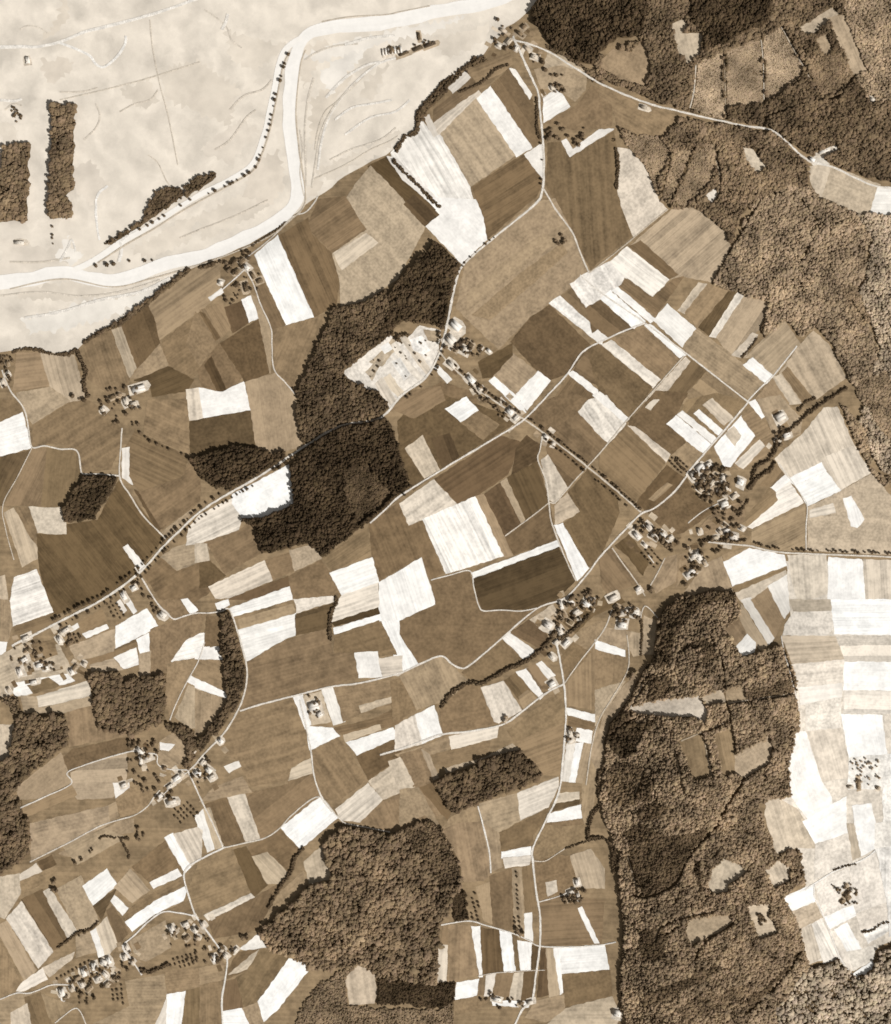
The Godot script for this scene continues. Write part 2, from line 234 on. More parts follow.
var FIELDS := [
	[211,"m","meadow","large long buff mottled meadow beside the eastern cottages",[787,562,920,562,920,930,880,945,850,972,835,955,814,962,797,905,806,885,800,850,765,803,793,795,793,765,800,720,797,690]],
	[144.42,"p","grain_field","tan smooth grain field beside the scarp hamlet",[467.3,69.6,510,52.7,512.2,64,480.8,90.9,477.4,83.1]],
	[222,"w","stubble_field","tiny long cream stubble field beside the scarp hedge",[453.9,83.1,465.1,71.8,470,77.4,453.9,93.8,448.3,88]],
	[135.88,"p","grain_field","long tan smooth grain field beside the scarp hedge",[433.7,110,471.8,79,480.4,91.6,433.7,124.8]],
	[205,"s","hay_field","small thin buff strip streaked hay field beside the scarp hedge",[431.4,124.6,478.6,90.9,482.2,95.4,438.6,135.1]],
	[218,"w","stubble_field","tiny thin cream strip stubble field beside the scarp hedge",[424.2,117.2,428.7,114.9,437.7,134.7,433.7,138.3]],
	[160.28,"s","crop_field","light tan striped crop field beside the scarp hedge",[440,135.1,476.3,98.8,515.6,154.9,469.6,186.8]],
	[246,"w","stubble_field","long white stubble field beside the walled copse",[477.4,98.8,490.9,86.4,532.9,147,516.7,156.5]],
	[118.8,"p","ploughed_field","long brown ploughed field beside the walled copse",[491.4,86.4,510,68,532.4,99.9,541.4,139.2,532.9,147]],
	[236,"w","stubble_field","tiny thin white strip stubble field beside the scarp hamlet",[510,68.5,514.9,69.6,531.3,94.7,529.7,98.8]],
	[238,"s","hay_field","large white streaked hay field beside the scarp hedge",[391,152.6,422.4,121.2,433.7,138.3,440,135.1,469.6,186.8,473,200,475.2,208.8,447.1,224.5,413.5,181.8,397.8,166.1]],
	[236,"w","stubble_field","small three-sided white stubble field beside the walled copse",[524.1,154.9,542.1,143.7,543.7,179.6]],
	[111.48,"p","ploughed_field","dark brown ploughed field beside the lane bend",[473,186.8,523.5,154.9,543.2,181.8,535.8,197.5,525.7,204.3,486.4,240.2,481.9,217.7,476.3,200]],
	[116.36,"s","crop_field","large brown striped crop field beside the tree clump on the tan field",[548.1,143.7,561.6,142.5,569.9,156,613.2,132.4,616.6,150.4,620,200,631.2,236.8,599.8,260.4,590.8,269.4,572.8,234.6,554.9,199.8,547,186.3]],
	[242,"w","stubble_field","small white stubble field beside the walled copse",[543.7,98.8,554.9,89.8,561.6,94.3,569.5,106.6,543.7,122.3]],
	[236,"w","stubble_field","small long white stubble field beside the walled copse",[562.1,141.4,566.1,139.2,572.8,149.9,588.6,137.4,600,129.7,613.2,129.1,569.9,156.5]],
	[126.12,"m","meadow","brown mottled meadow beside the walled copse",[545.9,123,577.3,105.5,591.9,85.7,602,90.9,613.2,98.8,611,125.7,599.8,128.4,575.1,130.2,557.1,125.7]],
	[152.96,"m","meadow","tan mottled meadow beside the walled copse",[534.7,69.6,561.6,65.1,586.3,74.1,585.2,89.8,575.1,101,557.1,87.5,541.4,88.7]],
	[172.48,"m","meadow","small long light tan mottled meadow beside the scarp hamlet",[548.1,52.7,561.6,56.1,586.3,71.8,561.6,65.1,543.7,67.3]],
	[150.52,"m","meadow","tan mottled meadow beside the valley road to the hill woods",[602.2,59.5,613.5,49.4,631.4,52.7,642.6,40.4,650.5,65.1,643.8,87.5,624.7,81.9,600,67.3]],
	[132.22,"m","meadow","long brown mottled meadow beside the valley road to the hill woods",[600,85.3,613.5,89.8,644.9,107.7,678.6,116.7,662.9,136.9,635.9,132.4,618,125.7,611.2,103.3,600,96.5]],
	[203,"m","meadow","buff mottled meadow beside the fan plantations",[618,148.1,629.2,149.9,643.8,165,659.5,202,667.3,209.9,633.7,236.8,622.4,208.8,618,190.8]],
	[84.64,"p","ploughed_field","long very dark brown ploughed field beside the pale patch meadow",[368.4,166.6,386.8,157.1,402,179.6,436.8,207.6,424.5,225.6,390.8,200]],
	[236,"w","stubble_field","small thin white strip stubble field beside the pale patch meadow",[387.4,156.7,395.3,158.2,441.3,203.1,436.8,207,403.1,179.6]],
	[126.12,"m","meadow","brown mottled meadow beside the big western farm",[84.2,343.7,112.2,329.5,129.1,377.3,125.7,390.8,107.7,393,88.7,379.6]],
	[172.48,"s","hay_field","small thin light tan strip streaked hay field beside the riverside scarp",[112.2,330.2,121.2,326.8,136.9,367.2,129.5,376.9]],
	[104.16,"p","ploughed_field","dark brown ploughed field beside the riverside scarp",[122.3,326.2,134.7,314.5,145.9,303.3,154.9,319,159.4,343.7,137.4,367.2]],
	[140.76,"s","crop_field","long tan striped crop field beside the riverside farm",[148.6,303.3,179.6,280.8,200,265.1,221.1,250.5,218.9,294.3,200.9,310,159.8,339.2,155.3,319]],
	[132.22,"m","meadow","brown mottled meadow beside the riverside scarp",[162.1,341,200,312.7,218.9,339.2,215.5,354.9,190.8,378.9,168.8,366.1,165,354.9]],
	[148.08,"m","meadow","small tan mottled meadow beside the big western farm",[130.6,377.8,159.4,344.8,165,357.1,167.9,365,147,377.3]],
	[89.52,"p","ploughed_field","very dark brown ploughed field beside the big western farm",[134.7,380.7,168.4,366.6,193.5,380,186.3,390.8,152.6,396.4,149.3,381.8]],
	[150.52,"s","crop_field","tan striped crop field beside the western edge farm",[16.8,353.1,40.4,353.1,49.8,386.3,13.5,390.8,15.7,370.6]],
	[174.92,"s","hay_field","light tan streaked hay field beside the western edge farm",[40.9,353.1,74.1,355.3,84.2,390.8,84.2,399.8,70.7,402,50.3,386.3]],
	[162.72,"m","meadow","light tan mottled meadow beside the western edge farm",[16.8,393,49.8,387.4,69.6,400.9,33.7,424.5,24.7,412.1]],
	[249,"w","stubble_field","long white stubble field beside the riverside farm",[255,255,277.4,235.9,313.4,316.7,285.3,324.8]],
	[106.6,"p","ploughed_field","dark brown ploughed field beside the pale patch meadow",[279,235.9,307.7,218.4,311.1,233.7,332,253.9,339.2,278.6,335.8,305.5,314.9,316.7]],
	[120.02,"p","ploughed_field","brown ploughed field beside the pale patch meadow",[309.3,220.2,319,200,345.9,196.6,366.6,229.2,332.4,252.1,311.6,231.9]],
	[170.04,"m","meadow","large light tan mottled meadow beside the pale patch meadow",[347,197.8,357.1,182,370.6,166.3,426.3,224.7,415.5,244.9,397.5,278.1,366.1,301,341.4,305.5,339.6,278.6,332.9,253.9,367.2,229.6]],
	[192,"s","hay_field","long buff streaked hay field beside the pale patch meadow",[334,253.2,366.1,233.7,377.3,242.6,341.9,269.6]],
	[113.92,"p","ploughed_field","small long dark brown ploughed field beside the riverside farm",[254.3,288,265.1,283.5,285.3,324.8,272.3,329.1]],
	[246,"w","stubble_field","small white stubble field beside the riverside farm",[241.8,299.9,251.6,295.8,258.4,317.8,248.5,322.3]],
	[240,"w","stubble_field","tiny long white stubble field beside the riverside farm",[209,297.9,221.3,288.7,222.9,292,211.2,300.3]],
	[138.32,"p","grain_field","tan smooth grain field beside the riverside farm",[200,310,222.4,303.3,231.4,327.9,219.1,340.3]],
	[91.96,"p","ploughed_field","small very dark brown ploughed field beside the riverside farm",[225.1,307.7,241.5,301.5,248.3,322.8,233,332.4]],
	[132.22,"m","meadow","brown mottled meadow beside the riverside farm",[195.5,312.2,218,341.4,200,366.6,186.5,343.7]],
	[101.72,"p","ploughed_field","tiny thin dark brown strip ploughed field beside the riverside farm",[200,312.2,204.9,314,219.8,337.4,215.7,340.3]],
	[96.84,"m","meadow","very dark brown mottled meadow beside the quarry wood edge",[219.8,343.7,259.5,319,269.6,372.8,244.2,381.8,241.5,375.1]],
	[113.92,"m","meadow","dark brown mottled meadow beside the quarry wood edge",[197.8,370.6,219.1,344.1,241.5,377.3,226.5,390.8,219.1,391.9,202.2,386.3]],
	[84,"p","ploughed_field","small long very dark brown ploughed field beside the quarry wood edge",[204.9,365,211.2,357.1,226.3,390.8,218,392.1]],
	[152.96,"p","grain_field","small thin tan strip smooth grain field beside the riverside farm",[251.6,294.7,255.7,298.8,271.8,330.2,270,372.8,259.5,319]],
	[133.44,"m","meadow","tan mottled meadow beside the quarry wood edge",[273.2,330.2,313.4,318.3,332.4,312.2,325.7,327.9,315.6,344.8,295.4,390.8,275.9,369.9]],
	[150.52,"p","grain_field","tan smooth grain field beside the quarry wood edge",[246,382.3,275.2,373.3,295.4,394.2,296.5,415.5,302.1,446.9,271.8,453.6,255,445.8]],
	[249,"w","stubble_field","white stubble field between the tree-lined road wood and the quarry wood edge",[198.9,388.1,211.2,390.8,222.4,392.4,243.8,382.3,249.8,409.9,203.4,418.2]],
	[205,"s","hay_field","small buff streaked hay field beside the big western farm",[186.5,389.9,198.2,388.1,202.7,418.2,188.8,421.1]],
	[89.52,"m","meadow","very dark brown mottled meadow beside the tree-lined road wood",[188.3,421.8,203.4,418.9,249.8,411,255,448,233.7,444.7,200,455.9,187,451.4]],
	[246,"w","stubble_field","white stubble field beside the lane bend",[425.8,225.8,440.9,213.5,424.2,197.8,475.2,200,483.1,218,486.4,239.7,461.7,263.3]],
	[84.64,"p","ploughed_field","small very dark brown ploughed field beside the pale patch meadow",[404.5,204.5,413.5,195.5,422.4,200,438.6,214.6,425.1,225.8]],
	[152.96,"m","meadow","large tan mottled meadow beside the tree clump on the tan field",[465.1,265.5,487.5,242,535.1,202.2,554.9,198.9,572.8,233.7,588.6,273.6,531.3,316.3,498.8,348.6,456.1,308.2]],
	[140.76,"m","meadow","thin tan strip mottled meadow beside the tree clump on the tan field",[472.3,314.9,525.7,269.6,561.6,243.8,567.2,252.7,539.2,277.4,490.2,319.4]],
	[157.84,"m","meadow","thin light tan strip mottled meadow beside the lane bend",[467.3,294.3,525.7,244.9,543.7,233.7,557.1,241.5,525.7,264,467.3,311.1]],
	[96.84,"m","meadow","very dark brown mottled meadow beside the village street cottages",[511.1,341.9,530.2,317.8,549.3,305.5,590.8,345.9,568.4,372.8,549.3,379.6,538,371.7]],
	[236,"s","hay_field","thin white strip streaked hay field beside the straight field track",[549.7,303.3,559.8,296.5,602,333.6,602,344.8]],
	[121.24,"p","ploughed_field","long brown ploughed field beside the straight field track",[562.1,296.5,579.6,284.6,603.1,304.4,603.1,332.4]],
	[150.52,"m","meadow","tan mottled meadow beside the village street cottages",[492.5,375.5,512.2,353.1,537.4,372.8,516.7,393.5]],
	[248,"w","stubble_field","small thin white strip stubble field beside the village street cottages",[489.3,380.7,494.3,377.3,517.8,397.5,525.7,412.1,519,408.8]],
	[246,"w","stubble_field","small white stubble field between the village street cottages and the works buildings",[516.7,394.4,538,371.7,549.9,380.7,526.8,409.9]],
	[96.84,"p","ploughed_field","small very dark brown ploughed field between the village street cottages and the works buildings",[478.6,362.1,512.2,344.1,512.2,354.9,491.6,377.3,483.1,377.8]],
	[116.36,"p","ploughed_field","brown ploughed field beside the village street cottages",[543.7,413.2,569.5,376.2,599.8,400.9,579.6,422.2,554.9,413.2]],
	[242,"w","stubble_field","small thin white strip stubble field by the straight field track",[568.4,373.3,573.3,371,624.5,411,620,415.5]],
	[116.36,"p","ploughed_field","brown ploughed field beside the straight field track",[589,348.6,600,344.1,626.7,361.6,624.5,402,574,370.6]],
	[113.92,"m","meadow","dark brown mottled meadow between the village street cottages and the works buildings",[413.5,402,440.4,382.3,456.1,386.8,474.1,393.5,478.6,408.8,433.7,415.5]],
	[240,"w","stubble_field","tiny long white stubble field beside the works buildings",[434.1,367.5,438.2,366.1,451.6,379.6,447.1,382.9]],
	[228,"w","stubble_field","tiny cream stubble field beside the works buildings",[446,360.7,449.8,359.4,458.8,367.2,454.3,371.7]],
	[162.72,"p","grain_field","large light tan smooth grain field beside the fan plantations",[629.6,246.5,671.8,210.1,693.2,207.9,707.7,218,725.7,233.7,730.2,247.1,711.1,281.9,685.3,276.3,669.6,278.6]],
	[107.82,"p","ploughed_field","small thin dark brown strip ploughed field beside the straight field track",[629.6,246.5,640.4,240.9,677.4,274.5,668.5,279]],
	[228,"s","hay_field","long cream streaked hay field beside the straight field track",[609,262.9,626.9,247.1,668.5,279.7,652.7,297,624.7,276.8]],
	[230,"s","hay_field","cream streaked hay field beside the straight field track",[570.8,284.2,586.5,273,600,266.9,609,262.2,624.2,277.4,618,288,600,298.8,586.5,307.7]],
	[113.92,"p","ploughed_field","dark brown ploughed field by the straight field track",[619.1,286.9,626.9,279,652.7,297.4,674.1,279,683.5,276.8,674.1,289.8,656.1,314.9]],
	[250,"w","stubble_field","small long white stubble field beside the straight field track",[601.1,298.8,610.1,290.9,644.9,321.2,633.7,328.4]],
	[246,"w","stubble_field","small thin white strip stubble field by the straight field track",[612.3,290.2,618,287.5,655,319,650.5,322.8]],
	[242,"w","stubble_field","white stubble field beside the track crossing of the striped fields",[653.9,320.5,667.3,304.4,695.6,329.1,682.2,347]],
	[250,"w","stubble_field","small thin white strip stubble field by the track crossing of the striped fields",[644.9,325,650.5,324.6,685.3,354.9,679,357.6]],
	[106.6,"p","ploughed_field","dark brown ploughed field by the straight field track",[586.5,307.7,600,301,633.2,329.1,600,339.2,593.3,334.7]],
	[128.56,"m","meadow","brown mottled meadow beside the track crossing of the striped fields",[613.5,339.6,644.9,327.9,679,358.5,659.5,378.9]],
	[222,"s","hay_field","thin cream strip streaked hay field beside the track crossing of the striped fields",[602.2,344.8,611.2,340.3,659.9,379.6,652.7,387.7]],
	[236,"w","stubble_field","tiny white stubble field beside the straight field track",[591,334.7,597.8,330.2,606.7,337.4,600,343.7]],
	[111.48,"m","meadow","dark brown mottled meadow beside the track crossing of the striped fields",[586.5,345.9,600,345.9,651.6,386.8,642.6,402,629.2,422.2,600,395.3]],
	[200,"s","hay_field","small thin buff strip streaked hay field by the track crossing of the striped fields",[646,400.9,685.3,357.6,689.8,361.6,660.6,402]],
	[113.92,"p","ploughed_field","long dark brown ploughed field beside the track crossing of the striped fields",[660.6,401.3,692.5,359.8,705.5,371,678.6,402]],
	[145.64,"p","grain_field","tan smooth grain field beside the track crossing of the striped fields",[678.6,401.3,707.7,373.3,743.7,398.7,734.7,413.2,705.5,415.5]],
	[196,"s","hay_field","small thin buff strip streaked hay field by the track crossing of the striped fields",[678.6,310.4,698.8,283.1,706.6,284.2,684.6,313.4]],
	[138.32,"s","crop_field","tan striped crop field beside the track crossing of the striped fields",[685.3,312.7,707.7,284.6,729.1,291.4,698.8,328.4]],
	[107.82,"p","ploughed_field","small long dark brown ploughed field beside the track crossing of the striped fields",[698.8,327.3,728.4,292,737.4,292.5,710,336.3]],
	[216,"s","hay_field","small thin cream strip streaked hay field beside the brown hillside wood",[710,336.3,737.4,293.2,744.1,296.5,716.7,337.4]],
	[157.84,"p","grain_field","light tan smooth grain field beside the brown hillside wood",[716.7,337.4,744.1,297,768.8,302.6,760.5,327.9,743.7,343.7,730.2,354.9]],
	[156.62,"m","meadow","long tan mottled meadow beside the track crossing of the striped fields",[683.5,346.4,696.5,329.5,732.4,355.3,763.9,384.1,748.1,398.7,688,355.3]],
	[198,"s","hay_field","small long buff streaked hay field beside the brown hillside wood",[732.4,354.9,752.6,332.9,757.6,335.1,743.7,357.6]],
	[157.84,"s","crop_field","light tan striped crop field beside the hillside wood corner",[744.1,357.6,784.1,321.2,800,343.7,773.3,377.3,753.1,357.6]],
	[249,"w","stubble_field","small long white stubble field beside the hillside wood corner",[743.7,365,752.6,358.2,773.3,376.2,766.1,383.4]],
	[172.48,"s","hay_field","light tan streaked hay field beside the hillside wood corner",[779.7,373.3,801,344.1,813.3,331.3,827.9,344.1,845.9,377.3,816.7,398.7,789.8,402]],
	[133.44,"p","grain_field","small long tan smooth grain field beside the hillside wood corner",[782.6,372.8,787.5,367.2,813.3,398.7,803.2,403.1]],
	[192,"s","hay_field","small long buff streaked hay field between the walled hillside hamlet and the hillside wood corner",[772.9,377.3,780.3,374.4,801,403.1,789.8,404.3]],
	[150.52,"p","grain_field","tan smooth grain field beside the walled hillside hamlet",[755,399.8,771.8,378.5,788.6,403.1,780.8,415.5,767.3,415.5]],
	[249,"w","stubble_field","white stubble field beside the western track bend",[-4.5,424.7,22.4,412.3,30.5,447.6,-4.5,457.9]],
	[104.16,"p","ploughed_field","long dark brown ploughed field beside the western track bend",[-4.5,457.9,30.5,450.5,2.2,505.5,-4.5,505.5]],
	[121.24,"m","meadow","small brown mottled meadow beside the western edge farm",[-4.5,400,18,400,22.4,411.2,-4.5,423.6]],
	[135.88,"p","grain_field","tan smooth grain field beside the western track bend",[32.8,448.7,47.1,448.7,42,505.5,5.6,505.5]],
	[111.48,"p","ploughed_field","dark brown ploughed field beside the kite shaped copse",[47.1,448.7,77.4,451.6,80.8,478.6,61.7,508.2,42,505.5]],
	[128.56,"s","crop_field","large brown striped crop field beside the western track bend",[33.7,424.7,69.6,402.7,85.3,400,98.8,406.7,122.3,429.2,119,449.4,110,469.6,84.2,471.8,76.3,450.5,59.5,442.6,32.5,446]],
	[123.68,"s","crop_field","brown striped crop field beside the big western farm",[125.7,447.6,135.8,429.2,143.7,435.9,188.6,456.6,182.9,476.8,139.6,490.9,130.2,480.8]],
	[133.44,"m","meadow","tan mottled meadow beside the big western farm",[148.1,400,186.3,400,188.6,420.2,189,453.9,143.7,433.7]],
	[232,"w","stubble_field","small long cream stubble field beside the kite shaped copse",[122.3,448.7,129.1,447.6,128.4,476.3,132.4,484.2,122.3,477.4]],
	[196,"m","meadow","buff mottled meadow beside the kite shaped copse",[28.1,507.1,62.9,508.2,67.3,534.7,37,532.4]],
	[172.48,"s","hay_field","long light tan streaked hay field beside the western boundary path",[4.5,512.7,13.5,508.2,43.1,554.9,22.4,566.6]],
	[126.12,"m","meadow","small thin brown strip mottled meadow beside the western boundary path",[15.7,508.2,28.1,507.1,37,532.9,44.9,554.9,29.2,534.7]],
	[99.28,"p","ploughed_field","large dark brown ploughed field beside the western road junction",[67.3,524.6,97.6,520.5,119,481.3,163.9,536.9,145.9,561.6,139.2,572.8,105.5,598.7,51.6,615.5,47.1,597.5,40.4,570.6,37,534.7,67.3,535.1]],
	[87.08,"p","ploughed_field","small thin very dark brown strip ploughed field beside the kite shaped copse",[134.7,490.2,139.6,492.5,163.9,525.7,158.2,531.3]],
	[126.12,"m","meadow","brown mottled meadow beside the tree-lined road wood",[139.6,492.5,181.8,477.9,190.8,460.6,200,476.3,200,501,162.1,529.1]],
	[152.96,"m","meadow","small thin tan strip mottled meadow beside the western road junction",[162.1,532.9,170.6,525.7,190.8,510,193,512.2,175.1,532.4,166.1,538]],
	[236,"w","stubble_field","tiny long white stubble field between the western road junction and the junction cottages",[123.5,547.3,127.9,544.8,144.8,566.1,139.2,569.7]],
	[234,"s","hay_field","cream streaked hay field beside the western main road village",[14.6,577.8,35.9,569.9,46,595.3,52.7,612.1,13.5,625.6,10.1,602]],
	[177.36,"m","meadow","small long light tan mottled meadow beside the western main road village",[-4.5,577.8,4.5,575.5,7.9,602,6.7,622.2,-4.5,620]],
	[162.72,"m","meadow","light tan mottled meadow beside the western road junction",[160.5,557.6,175.1,547.3,200,541.4,211,545.9,200,562.1,177.3,570.6]],
	[126.12,"m","meadow","brown mottled meadow between the junction cottages and the western road junction",[144.1,575.5,161.2,558.5,176.2,571.5,200,563.2,208.8,561.6,215.5,588.6,175.1,613.2,160.5,598.7]],
	[214,"s","hay_field","buff streaked hay field beside the tree-lined road wood",[200,514.9,231.4,499.2,240.9,519,238.2,530.2,213.5,540.3,186.5,544.8,188.8,527.9]],
	[251,"w","stubble_field","white stubble field between the tree-lined road wood and the very dark wood",[232.5,494.7,288.7,465.1,293.2,503.3,267.3,516,242.6,518.3,232.5,503.3]],
	[116.36,"m","meadow","brown mottled meadow between the meadow slope and the tree-lined road wood",[200,544.1,239.3,530.6,247.1,523.9,253.9,526.2,261.7,552.6,224.7,573.3,209,546.4]],
	[96.84,"m","meadow","small very dark brown mottled meadow beside the junction cottages",[200,562.1,209.4,560.7,225.1,575.5,209,586.3,200,587.4]],
	[190,"m","meadow","small buff mottled meadow beside the western road junction",[195.5,544.1,206.7,544.1,209,560.3,195.5,562.1]],
	[202,"s","hay_field","long buff streaked hay field beside the meadow slope",[209,586.8,265.1,560.7,273,579.6,229.2,598,215.7,598]],
	[126.12,"p","ploughed_field","small brown ploughed field beside the meadow slope",[265.5,560.5,289.8,553.1,294.3,570.6,273.4,579.6]],
	[170.04,"m","meadow","small light tan mottled meadow beside the meadow slope",[289.8,550.8,311.1,545,321.2,558.2,294.7,570.6]],
	[94.4,"p","ploughed_field","small thin very dark brown strip ploughed field beside the meadow slope",[229.2,599.1,287.5,576.7,288.9,586.3,251.2,600.2]],
	[248,"w","stubble_field","thin white strip stubble field beside the meadow slope",[250.5,600.9,289.1,587.2,293.2,599.1,233.7,615.9,229.2,609.2]],
	[126.12,"m","meadow","brown mottled meadow between the meadow slope and the very dark wood",[289.1,576.7,321.2,560.7,330.2,572.8,340.7,593.5,293.2,598.4]],
	[135.88,"p","grain_field","tan smooth grain field beside the very dark wood",[322.8,558.2,367.2,528.4,371.7,554.9,332.4,572.2]],
	[247,"w","stubble_field","white stubble field between the large white field and the meadow slope",[330.2,573.3,372.8,557.6,378.5,582.3,342.5,595.3]],
	[111.48,"m","meadow","dark brown mottled meadow beside the streaked hay field",[369.5,526.2,370.6,522.8,400,502.1,408.8,524.6,422.7,521.2,442.9,572.8,431.2,579.6,421.1,557.1,379.6,580,372.2,554.9]],
	[250,"w","stubble_field","white stubble field between the large white field and the streaked hay field",[379.1,582.7,421.1,558.2,436.1,604.7,397.5,621.8,380.2,621.1,378.9,602]],
	[250,"w","stubble_field","long white stubble field beside the large white field",[380.7,621.1,400.2,621.1,420.4,663.1,400.9,674.3]],
	[214,"s","hay_field","long buff streaked hay field beside the large white field",[341.9,595.7,377.3,583.4,379.1,602,377.8,607.6,332.4,622.2,330.6,615.5]],
	[104.16,"m","meadow","large dark brown mottled meadow beside the village street cottages",[397.8,421.3,413.5,404.5,444.9,395.5,521.2,419.1,439.3,469.6,413.5,490.2,400,453.9]],
	[121.24,"s","crop_field","long brown striped crop field beside the white quarry",[391,409,413.5,391,440.4,386.5,444.9,400,413.5,418]],
	[196,"s","hay_field","buff streaked hay field between the streaked hay field and the village street cottages",[405.6,448.5,422.4,435.9,439.3,469.6,424.7,477.7]],
	[84.64,"p","ploughed_field","small very dark brown ploughed field between the village street cottages and the streaked hay field",[431.9,438.6,449.4,433.7,458.8,456.1,442.6,467.8]],
	[121.24,"m","meadow","small brown mottled meadow beside the village street cottages",[460.6,421.8,477.4,410.5,498.8,424.7,483.1,439.7]],
	[250,"w","stubble_field","small white stubble field between the village street cottages and the works buildings",[446,409,466.2,397.3,477.7,410.1,460.6,421.5]],
	[91.96,"s","crop_field","long very dark brown striped crop field beside the lane fork",[435.2,479,501,436.4,521.2,442.6,507.7,474.1,476.3,496.1,457.9,503.7]],
	[84,"m","meadow","small very dark brown mottled meadow beside the lane fork",[516.7,447.6,526.8,435.9,540.3,444.9,536.9,459.9,512.2,474.5]],
	[206,"s","hay_field","buff streaked hay field between the streaked hay field and the very dark wood",[400,503.7,433.7,480.1,457.2,504.8,422.4,519.4,409,524.8]],
	[236,"s","hay_field","large white streaked hay field beside the streaked hay field",[422.9,519.4,475.2,497,504.4,555.3,446,573.3]],
	[150.52,"p","grain_field","small thin tan strip smooth grain field beside the streaked hay field",[476.3,496.5,484.2,494.3,513.4,554.9,504.8,557.1]],
	[96.84,"s","crop_field","very dark brown striped crop field between the lane fork and the streaked hay field",[484.6,494.3,501,483.1,522.3,522.3,505.5,536.3]],
	[157.84,"p","grain_field","small thin light tan strip smooth grain field beside the lane fork",[501,482.2,506.6,478.6,525.7,519,521.7,522.6]],
	[95.62,"s","crop_field","very dark brown striped crop field between the lane fork and the dark brown trapezoid field",[507.7,477.7,536.9,462.2,549.3,502.1,525.7,519]],
	[99.28,"m","meadow","dark brown mottled meadow beside the lane fork",[505.9,537.4,549.3,504.8,556,539.6,513.8,554.9]],
	[247,"w","stubble_field","small thin white strip stubble field beside the dark brown trapezoid field",[471.8,573.3,557.1,540.7,559.8,545.9,481.9,576.7,473.6,577.8]],
	[87.08,"p","ploughed_field","large very dark brown ploughed field beside the dark brown trapezoid field",[474.1,578.9,558.2,547.5,575.1,580,554.9,601.3,534.7,608.8,481.9,610.5,477.4,600]],
	[111.48,"m","meadow","large dark brown mottled meadow beside the large white field",[431.4,580,469.6,572.2,477.4,600,481.3,611.4,534.7,611.4,498.8,640.2,460.6,668.7,440.4,656.3,419.1,663.7,400,633.9,400,621.1,435.9,604.7]],
	[196,"s","hay_field","buff streaked hay field beside the lane fork",[541.4,459.9,549.3,453.9,568.4,487.5,554.9,503.3,548.6,498.8]],
	[185,"s","hay_field","small buff streaked hay field beside the lane fork",[554.9,505.9,567.2,493.4,580.7,511.6,555.3,524.6]],
	[249,"w","stubble_field","long white stubble field beside the dark brown trapezoid field",[554.9,525.7,562.7,523.5,588.6,567.7,577.3,580]],
	[111.48,"p","ploughed_field","dark brown ploughed field beside the lane fork",[544.8,438.2,548.1,453.4,567.7,486.4,586.8,467.8,545.9,432.5]],
	[104.16,"s","crop_field","dark brown striped crop field beside the lane fork",[563.9,523.9,580.7,512,568.8,492.5,587.9,470,600,479,615.5,489.8,618.9,512.2,600,557.1,589,567.2]],
	[111.48,"m","meadow","dark brown mottled meadow between the village street cottages and the lane fork",[529.7,417.5,543.7,401.8,570.6,391,588.6,400,577.3,412.8,548.6,431.4,543.7,431.4]],
	[116.36,"m","meadow","brown mottled meadow beside the lane fork",[550.8,431.4,577.3,413.9,600,435.9,626.7,422.4,600,452.1,587.9,465.1]],
	[220,"s","hay_field","cream streaked hay field beside the lane fork",[578.5,411.7,588.6,400,606.5,395.5,625.6,423.6,608.8,442.6,600,435.2]],
	[116.36,"m","meadow","long brown mottled meadow beside the track crossing of the striped fields",[595.3,373.1,613.2,379.8,633.4,395.5,629,418,608.8,395.5]],
	[240,"w","stubble_field","small thin white strip stubble field by the track crossing of the striped fields",[593,395.5,599.8,392.1,628.5,418.6,625.1,422.4]],
	[104.16,"p","ploughed_field","long dark brown ploughed field beside the brook lane hamlet",[593,615.5,575.1,633.4,561.6,620,588.6,595.3,600,600.9,613.2,586.3,624.5,602]],
	[111.48,"m","meadow","dark brown mottled meadow beside the brook village",[629.2,424,646,402.7,656.1,391,687.5,393.3,674.1,418,669.6,425.1,685.3,442.6,671.8,454.3,667.3,452.1]],
	[202,"w","stubble_field","tiny long buff stubble field beside the track crossing of the striped fields",[646,407.2,653.9,400,658.8,400,650.5,409.4]],
	[200,"s","hay_field","small thin buff strip streaked hay field beside the brook village",[628.1,426.3,634.8,426.9,669.6,454.3,665.5,462.2]],
	[120.02,"s","crop_field","brown striped crop field beside the crossroads hamlet",[600,454.3,626.9,426.3,665.1,462.2,640.4,496.5,633.7,503.3,600,477.9]],
	[91.96,"s","crop_field","very dark brown striped crop field beside the crossroads hamlet",[640.4,497,667.3,465.5,684.2,477.9,674.1,492,648.3,512.2,637,503.7]],
	[144.42,"s","crop_field","tiny thin tan strip striped crop field beside the crossroads hamlet",[649.4,498.8,667.3,483.1,671.8,485.3,653.9,501]],
	[113.92,"m","meadow","dark brown mottled meadow beside the crossroads hamlet",[649.4,513.8,676.3,492,687.1,479,696.5,498.8,719,507.7,683.1,532.4,674.1,534.7,656.1,521.7]],
	[94.4,"m","meadow","small very dark brown mottled meadow beside the brook village",[686.4,505.5,696.5,501.5,710,508.2,698.8,519]],
	[128.56,"p","ploughed_field","brown ploughed field beside the track crossing of the striped fields",[687.5,400,716.7,393.3,748.1,401.8,705.5,453.4,671.8,424.2]],
	[247,"w","stubble_field","small long white stubble field beside the brook village",[667.3,424,676.3,415.7,711.1,444.9,703.7,453.9]],
	[244,"w","stubble_field","small thin white strip stubble field by the brook village",[677.9,414.8,682.4,411.2,715.6,438.2,712.7,443.5]],
	[244,"w","stubble_field","small thin white strip stubble field by the brook village",[694.3,413.5,698.8,410.1,722.3,430.3,718.3,434.8]],
	[192,"s","hay_field","small long buff streaked hay field beside the track crossing of the striped fields",[703.3,404.9,712.2,398.9,732.9,418,723.9,425.1]],
